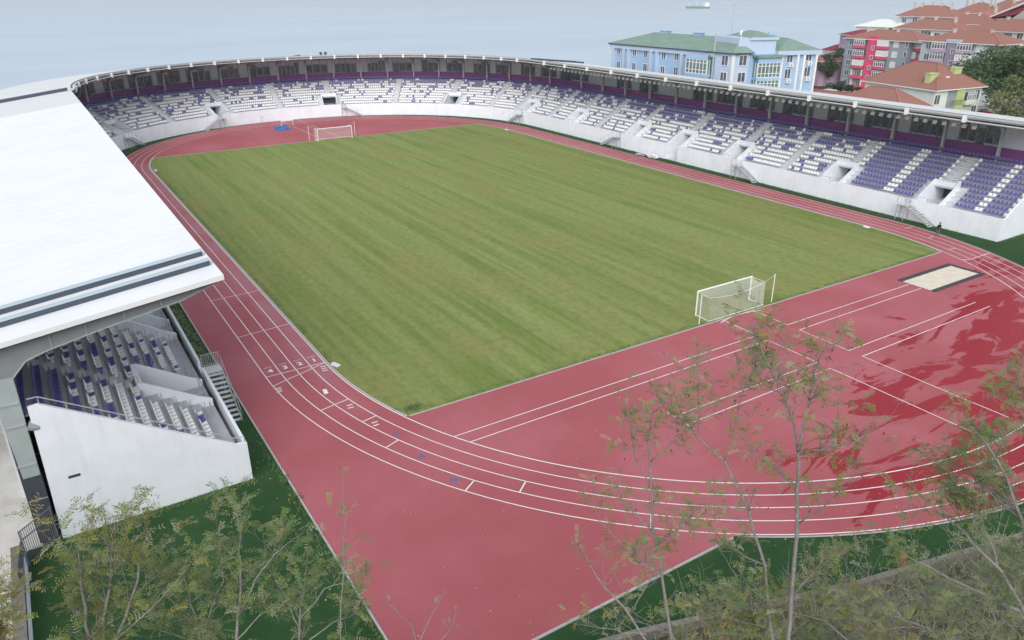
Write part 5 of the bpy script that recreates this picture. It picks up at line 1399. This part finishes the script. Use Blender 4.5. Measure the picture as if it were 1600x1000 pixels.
town_tree('olive_tree', 1588, 158, 196, 9, 6.0, 'pale olive green bushy tree at the right edge above the stand roof', ('pale_bush','leaf_olive'), 4200, .34, seed=3, flat=.85)
town_tree('round_tree', 1293, 100, 285, 6, 5.0, 'dark round tree beside the sandy lot, right of the blue building', 'bush', 2200, .4, seed=4, flat=.75)
town_tree('round_tree', 1312, 90, 300, 6, 4.0, 'smaller dark tree against the grey wall of the pink block', 'bush', 1500, .4, seed=5, flat=.8)
town_tree('shrub', 1312, 134, 226, 3, 3.4, 'grey-green shrub above the low tiled roof', 'bush', 1200, .3, seed=6, flat=.5, cat='shrub', group='shrubs above the low roof')
town_tree('shrub', 1331, 136, 222, 3, 3.0, 'rightmost grey-green shrub, below the pink balconies', 'bush', 1100, .3, seed=7, flat=.5, cat='shrub', group='shrubs above the low roof')

# ================================================================ TREES ON THE NEAR SLOPE
LEAVES = [M['leaf_olive'], M['leaf_green'], M['leaf_yellow'], M['leaf_pale'], M['leaf_grey'], M['pod']]
def pinnate(mb, p, d, L, n, rng, mi, ll, lw_):
    """compound leaf: thin stalk and paired leaflets"""
    d = d.normalized(); up = Vector((rng.gauss(0,.5), rng.gauss(0,.5), 1)); side = d.cross(up)
    if side.length < .05: side = d.orthogonal()
    side.normalize(); nrm = side.cross(d)
    q = p.copy(); dd = d.copy(); prev = p.copy()
    for k in range(n):
        dd = (dd + Vector((0,0,-.09))).normalized(); q = q + dd*(L/n)
        w = .0022; mb.poly([prev-side*w, prev+side*w, q+side*w, q-side*w], mi); prev = q.copy()
        for s in (-1, 1):
            if rng.random() < .10: continue
            a = (side*s + dd*rng.uniform(.25,.7) + nrm*rng.uniform(-.45,.25)).normalized(); l = ll*rng.uniform(.75,1.2); b_ = a.cross(nrm).normalized()*lw_*.5
            m_ = q + a*l*.5 + nrm*rng.uniform(-.004,.006)
            mb.poly([q, m_+b_, q+a*l, m_-b_], mi)
def tree(name, label, base, stems, D, seed, leaves=(0,), dens=1., Lf=.17, npair=7, ll=.042, lw_=.016, r0=.05, sub=5, group='young trees on the near slope', cat='tree', spread=1., pods=0, twigL=.5, bare=0., shoots=0):
    rng = random.Random(seed)
    wood = MB(); fol = MB()
    tips = []
    def wp(q, j): return at(q[0], q[1], D + j)
    b0 = at(*base, D); foot = Vector((b0.x, b0.y, land_z(b0.x, b0.y)-.2))
    o = empty(name, foot, label, cat, group)
    def twig(p, d, L, r, lev):
        n = 4; pts = [p]; dd = d.normalized()
        for k in range(n):
            dd = (dd + Vector((rng.gauss(0,.16), rng.gauss(0,.16), rng.gauss(.05,.13)))).normalized(); pts.append(pts[-1] + dd*L/n)
        wood.tube(pts, [r*(1-.7*k/n) for k in range(n+1)], 4 if lev > 1 else 5)
        if lev < 3:
            for k in range(1, n+1):
                if rng.random() < (.9 if lev == 1 else .75):
                    a = Vector((rng.gauss(0,1), rng.gauss(0,1), rng.gauss(.35,.6))).normalized(); twig(pts[k], (pts[k]-pts[k-1]).normalized()*.8 + a*.8, L*rng.uniform(.45,.75), r*.55, lev+1)
        if lev >= 2 and rng.random() > bare:
            nl = int(rng.uniform(1.2, 4.2)*dens + rng.random())
            for k in range(nl):
                t = rng.uniform(.35,1.); i = min(n-1, int(t*n)); q = pts[i].lerp(pts[i+1], t*n-i)
                a = Vector((rng.gauss(0,1), rng.gauss(0,1), rng.gauss(.2,.55)))
                pinnate(fol, q, dd*.6 + a*.7, Lf*rng.uniform(.7,1.25), npair+rng.choice((-2,-1,0,1)), rng, rng.choice(leaves), ll, lw_)
    first = True
    for st_ in stems:
        j = rng.uniform(-.5,.5) if not first else 0
        pts = [wp(q, j*min(1, k/2)*spread) for k, q in enumerate(st_['p'])]
        if first: pts = [foot] + pts; first = False
        ra, rb_ = st_['r'][0]*.78, st_['r'][1]*.8; n = len(pts)
        # densify and jitter a little so stems are not ruler straight
        P_ = []; Rr_ = []
        for k in range(n-1):
            for q in range(3):
                t = q/3; P_.append(pts[k].lerp(pts[k+1], t) + Vector((rng.gauss(0,.012), rng.gauss(0,.012), rng.gauss(0,.006)))); Rr_.append(ra + (rb_-ra)*(k+t)/(n-1))
        P_.append(pts[-1]); Rr_.append(rb_)
        wood.tube(P_, Rr_, 7)
        for q in range(int(st_.get('n', sub)*len(st_['p'])/3)):
            t = rng.uniform(.16,1.) if len(stems) > 1 else rng.uniform(.4,1.); i = min(len(P_)-2, int(t*(len(P_)-1)))
            if P_[i].z < CZ-14: continue
            a = Vector((rng.gauss(0,1), rng.gauss(0,1), rng.gauss(.5,.5))).normalized()
            twig(P_[i], (P_[i+1]-P_[i]).normalized()*.7 + a*.9, twigL*rng.uniform(.6,1.3), max(.004, Rr_[i]*.45), 1)
        twig(P_[-1], P_[-1]-P_[-2], twigL*.7, rb_*.9, 2)
        for q in range(shoots):      # long leafless shoots standing out of the brush
            i = rng.randrange(len(P_)//2, len(P_)); d = Vector((rng.gauss(0,.8), rng.gauss(0,.8), rng.uniform(.5,1.3))).normalized(); sp = [P_[i]]
            for k in range(5): d = (d + Vector((rng.gauss(0,.14), rng.gauss(0,.14), rng.gauss(.03,.1)))).normalized(); sp.append(sp[-1] + d*rng.uniform(.14,.26))
            wood.tube(sp, [.008,.007,.006,.005,.004,.003], 4)
            for k in (2, 3, 4):
                e_ = Vector((rng.gauss(0,1), rng.gauss(0,1), rng.gauss(.5,.4))).normalized(); wood.tube([sp[k], sp[k]+e_*.12, sp[k]+e_*.24+Vector((0,0,.05))], [.005,.004,.003], 4)
        for q in range(pods):
            i = rng.randrange(len(P_)//3, len(P_)); c = P_[i] + Vector((rng.gauss(0,.12), rng.gauss(0,.12), rng.gauss(0,.1)))
            l = rng.uniform(.05,.085); fol.poly([c, c+Vector((.011,.004,-l*.5)), c+Vector((.004,0,-l)), c+Vector((-.009,-.004,-l*.5))], 5)
    wood.build('trunk', M['bark'], o, smooth=True)
    if fol.v: fol.build('crown', LEAVES, o)
    return o
def S_(r, *p, n=None):
    d = {'p': p, 'r': r}
    if n is not None: d['n'] = n
    return d
# the sparse autumn trees on the right
tree('robinia_tree', 'tallest bare-branched tree right of centre, forking above the white lane lines', (1240,1080), [
    S_((.055,.036),(1240,1080),(1232,1000),(1240,900),(1246,800),(1248,705), n=1),
    S_((.026,.006),(1248,705),(1236,650),(1226,618),(1205,580),(1184,535),(1178,520)), S_((.026,.006),(1248,705),(1262,640),(1268,600),(1284,550),(1298,545)),
    S_((.022,.005),(1247,708),(1300,700),(1345,682),(1390,652)), S_((.018,.005),(1244,760),(1200,722),(1165,700)), S_((.02,.005),(1245,820),(1290,790),(1332,745)),
    S_((.014,.004),(1226,620),(1192,600),(1176,560)), S_((.02,.005),(1238,930),(1290,870),(1360,840))],
    10.8, 31, (0,0,1,3,2), .62, .17, 7, .046, .018, sub=12, pods=3, twigL=.42, bare=.76)
tree('robinia_tree', 'leaning grey tree just left of the tallest one, bending left over the track', (1225,1090), [
    S_((.055,.012),(1225,1090),(1202,968),(1196,885),(1169,798),(1133,721),(1090,682),(1062,640), n=2),
    S_((.018,.004),(1133,721),(1150,660),(1160,612),(1178,580)), S_((.014,.004),(1090,682),(1091,625),(1092,580)), S_((.016,.004),(1169,798),(1120,790),(1062,826)),
    S_((.01,.003),(1088,682),(1062,655),(1044,630)), S_((.018,.004),(1196,885),(1150,860),(1120,840))],
    11.4, 32, (0,1,3,0), .55, .17, 7, .046, .018, sub=12, pods=3, twigL=.42, bare=.765)
tree('robinia_tree', 'thin tree with a leafy tip, leftmost of the bare trees right of centre', (1062,1090), [
    S_((.045,.01),(1062,1090),(1034,900),(1021,820),(1018,760),(1013,690),(1020,645),(1033,630), n=2),
    S_((.014,.004),(1018,760),(992,720),(985,665),(981,640)), S_((.014,.004),(1021,830),(975,790),(952,742)), S_((.014,.004),(1015,722),(1050,690),(1074,645)),
    S_((.018,.004),(1034,900),(990,870),(938,815),(926,770)), S_((.016,.004),(1024,850),(1070,820),(1108,772))],
    11.0, 33, (0,1,0,3,2), .6, .17, 7, .046, .018, sub=12, pods=2, twigL=.42, bare=.76)
tree('robinia_tree', 'low scraggy tree spreading left over the red corner of the apron', (1000,1100), [
    S_((.04,.01),(1000,1100),(1010,1000),(975,950),(930,900),(905,850), n=3), S_((.016,.004),(1008,990),(960,985),(900,975)), S_((.016,.004),(985,960),(1020,900),(1000,860))],
    10.2, 34, (0,3,3,2), .45, .15, 6, .042, .016, sub=12, pods=1, twigL=.42, bare=.76)
# the leafy ones on the left
tree('acacia_tree', 'many-stemmed leafy tree in front of the white end wall', (150,1100), [
    S_((.05,.008),(150,1100),(140,1000),(130,925),(126,885),(122,850)), S_((.04,.006),(152,1060),(165,964),(172,900),(175,844),(180,814)), S_((.04,.006),(154,1060),(196,964),(215,904),(222,868),(230,824)),
    S_((.03,.006),(156,1040),(182,1000),(242,948),(283,900)), S_((.02,.005),(150,1050),(150,956),(140,892))],
    10.6, 41, (0,0,3,1,2), .62, .22, 7, .062, .019, sub=5, twigL=.5, bare=.34)
tree('acacia_tree', 'leafy tree over the dark turf, second from the left edge', (320,1100), [
    S_((.045,.008),(320,1100),(312,985),(298,942),(286,900),(282,876)), S_((.022,.005),(312,985),(268,940),(255,920)), S_((.025,.006),(315,1000),(335,936),(350,908),(346,864)), S_((.02,.005),(318,1030),(300,1000),(250,985))],
    11.6, 42, (0,0,1,3), .62, .22, 7, .062, .019, sub=5, twigL=.5, bare=.34)
tree('acacia_tree', 'leafy tree touching the kerb of the red apron, right of the white end wall', (366,1100), [
    S_((.05,.008),(366,1100),(372,964),(378,900),(373,844),(378,816)), S_((.03,.006),(372,964),(400,904),(430,866),(462,840)), S_((.02,.005),(376,916),(352,880)), S_((.02,.005),(370,1000),(410,956),(440,948))],
    10.9, 43, (0,0,1,1,3), .62, .22, 7, .062, .019, sub=5, twigL=.5, bare=.34)
tree('acacia_tree', 'bushy green tree overlapping the left edge of the red apron', (470,1100), [
    S_((.045,.008),(470,1100),(468,968),(475,904),(480,884)), S_((.025,.005),(468,968),(505,920),(555,904)), S_((.025,.005),(468,985),(440,920),(422,892)), S_((.02,.005),(470,1010),(520,972),(545,964))],
    11.2, 44, (0,1,1,3), .62, .22, 7, .060, .019, sub=5, twigL=.5, bare=.34)
tree('sapling', 'thin almost leafless sapling rising over the red apron', (532,1100), [
    S_((.02,.005),(532,1100),(533,950),(537,855),(541,800),(536,750), n=1)], 10.4, 45, (3,0), .5, .12, 5, .032, .013, r0=.02, twigL=.2, bare=.45, cat='sapling', group='bare saplings')
tree('sapling', 'bare forked twigs at the bottom edge, in front of the red apron', (655,1100), [
    S_((.022,.006),(655,1100),(652,1010),(642,978),(608,944), n=1), S_((.012,.004),(652,1010),(672,965),(690,935), n=1), S_((.012,.004),(655,1030),(700,988),(712,958), n=1)],
    9.6, 46, (3,), .3, .10, 4, .03, .012, r0=.02, twigL=.22, bare=.8, cat='sapling', group='bare saplings')
tree('acacia_tree', 'yellowing foliage cut off by the left edge below the low stone wall', (-6,1100), [
    S_((.03,.006),(-6,1100),(-4,1010),(4,960),(0,940)), S_((.02,.005),(-6,1060),(-30,990),(-20,950))], 10.0, 47, (0,2,2,3), 1.2, .18, 7, .048, .017, twigL=.35)
# feathery grey-green trees in the right corner
tree('mimosa_tree', 'feathery grey-green tree reaching in from the right edge over the lanes', (1650,1100), [
    S_((.05,.008),(1650,1100),(1605,960),(1562,890),(1505,830),(1440,775)), S_((.035,.006),(1640,1010),(1595,810),(1560,715),(1515,665)), S_((.03,.006),(1650,1010),(1632,770),(1602,660),(1592,610)),
    S_((.03,.006),(1605,960),(1485,905),(1385,850)), S_((.02,.005),(1562,890),(1530,800),(1480,740)), S_((.02,.005),(1600,830),(1640,720),(1630,640)), S_((.02,.005),(1590,800),(1540,760),(1500,745))],
    9.4, 51, (4,4,0,1), 1.0, .17, 8, .040, .013, sub=6, twigL=.46, bare=.3)
tree('mimosa_tree', 'grey-green brush tree filling the bottom right corner', (1530,1110), [
    S_((.045,.008),(1530,1110),(1510,1030),(1450,980),(1360,950)), S_((.03,.006),(1525,1070),(1560,970),(1545,900)), S_((.03,.006),(1540,1080),(1600,1000),(1620,930)), S_((.02,.005),(1510,1030),(1480,960),(1440,930))],
    10.4, 52, (4,4,0,3), 1.0, .18, 8, .044, .015, sub=6, twigL=.56, bare=.42, shoots=9)
tree('mimosa_tree', 'olive brush tree at the bottom edge below the red hydrant', (1370,1110), [
    S_((.04,.008),(1370,1110),(1345,1020),(1290,970),(1250,960)), S_((.03,.006),(1365,1060),(1385,1010),(1400,985)), S_((.02,.005),(1345,1020),(1350,960),(1330,935))],
    11.4, 53, (0,4,3,2), 1.0, .19, 7, .055, .018, sub=6, twigL=.56, bare=.42, shoots=9)
tree('mimosa_tree', 'yellow-green brush tree at the foot of the tallest bare tree', (1170,1110), [
    S_((.04,.008),(1170,1110),(1150,1030),(1120,985),(1080,960)), S_((.03,.006),(1168,1060),(1200,985),(1215,940)), S_((.02,.005),(1150,1030),(1165,960),(1160,920))],
    11.8, 54, (0,2,3,1), 1.0, .20, 7, .060, .020, sub=6, twigL=.56, bare=.42, shoots=9)

tree('mimosa_tree', 'pale green brush tree between the two lowest bare trees', (1095,1120), [
    S_((.04,.008),(1095,1120),(1080,1040),(1050,990),(1010,975)), S_((.03,.006),(1092,1080),(1110,1000),(1100,955)), S_((.02,.005),(1080,1040),(1130,980),(1150,950))],
    12.4, 55, (0,1,3,4), 1.0, .20, 7, .060, .020, sub=6, twigL=.56, bare=.42, shoots=9)
tree('mimosa_tree', 'broad grey-green brush tree right of the tallest bare tree at the bottom', (1290,1120), [
    S_((.04,.008),(1290,1120),(1280,1030),(1240,975),(1215,965)), S_((.03,.006),(1288,1080),(1310,1000),(1300,950)), S_((.025,.005),(1288,1060),(1340,1010),(1385,985)), S_((.02,.005),(1280,1030),(1265,960),(1275,925))],
    12.9, 56, (4,0,3,1), 1.0, .20, 7, .060, .020, sub=6, twigL=.6, bare=.42, shoots=9)
tree('mimosa_tree', 'dark tangled brush tree under the feathery tree in the right corner', (1590,1120), [
    S_((.04,.008),(1590,1120),(1575,1020),(1530,960),(1470,930)), S_((.03,.006),(1588,1080),(1600,980),(1590,890)), S_((.025,.005),(1575,1020),(1540,930),(1545,870))],
    12.2, 57, (4,4,0,1), 1.0, .19, 7, .052, .018, sub=6, twigL=.6, bare=.42, shoots=9)
tree('mimosa_tree', 'brush tree with straw coloured tips below the red hydrant, right of the olive one', (1430,1120), [
    S_((.04,.008),(1430,1120),(1425,1040),(1405,1000),(1390,985)), S_((.03,.006),(1428,1080),(1470,1000),(1490,960)), S_((.02,.005),(1425,1040),(1350,1000),(1320,975))],
    13.4, 58, (3,0,4,3), 1.0, .20, 7, .060, .020, sub=6, twigL=.6, bare=.42, shoots=9)

# shrubs and dead grass on the slope behind the retaining wall
hr = random.Random(77)
for k in range(16):
    y = 3 + k*1.75 + hr.uniform(-.6,.6); x = interp(y, WALL_Y, WALL_X) - hr.uniform(2.2, 5.2)
    z = land_z(x, y); o = empty('shrub', (x, y, z-.05), 'grey-green shrub on the brushy slope behind the low stone edging wall', 'shrub', 'shrubs on the slope behind the edging wall')
    w = MB(); f = MB()
    for q in range(9):
        a = hr.random()*6.28; p = Vector((x, y, z-.1)); d = Vector((math.cos(a)*.7, math.sin(a)*.7, hr.uniform(.6,1.3))).normalized(); pts_ = [p]
        for i in range(4): d = (d + Vector((hr.gauss(0,.2), hr.gauss(0,.2), hr.gauss(0,.12)))).normalized(); pts_.append(pts_[-1] + d*hr.uniform(.22,.38))
        w.tube(pts_, [.016,.013,.01,.007,.004], 4)
        for i in range(11):
            t = hr.uniform(.8, 4); i0 = min(3, int(t)); pinnate(f, pts_[i0].lerp(pts_[i0+1], t-i0), d*.3 + Vector((hr.gauss(0,1), hr.gauss(0,1), hr.gauss(.3,.6))), .26, 5, hr, hr.choice((4,4,0,0,3,1)), .10, .036)
    w.build('stems', M['twig'], o); f.build('foliage', LEAVES, o)
b = MB()
for k in range(3600):
    y = hr.uniform(-4, 34); x = interp(y, WALL_Y, WALL_X) - .6 - abs(hr.gauss(0,3.0)); z = land_z(x, y)
    a = hr.random()*6.28; h = hr.uniform(.15,.6); l = hr.uniform(.08,.45); w = .02
    c = Vector((x, y, z-.03)); t = Vector((math.cos(a)*l, math.sin(a)*l, h)); s_ = Vector((-math.sin(a), math.cos(a), 0))*w
    b.poly([c-s_*1.2, c+s_*1.2, c+t*.6+s_, c+t, c+t*.6-s_], hr.choice((0,0,1,2)))
tag(b.build('slope_grass', [M['leaf_olive'], M['leaf_pale'], M['leaf_grey']]), kind='stuff')

# ---------------------------------------------------------------- sea air between here and the far shore
b = MB(); b.box(-460, 2900, -2600, 1800, -30, 42)
hz = bpy.data.materials.new('haze'); hz.use_nodes = True; t = hz.node_tree; t.nodes.clear()
v = t.nodes.new('ShaderNodeVolumePrincipled'); v.inputs['Color'].default_value = (.97,.98,1,1); v.inputs['Density'].default_value = .00014; v.inputs['Anisotropy'].default_value = .2
ou = t.nodes.new('ShaderNodeOutputMaterial'); t.links.new(v.outputs[0], ou.inputs['Volume'])
tag(b.build('haze', hz), kind='stuff')
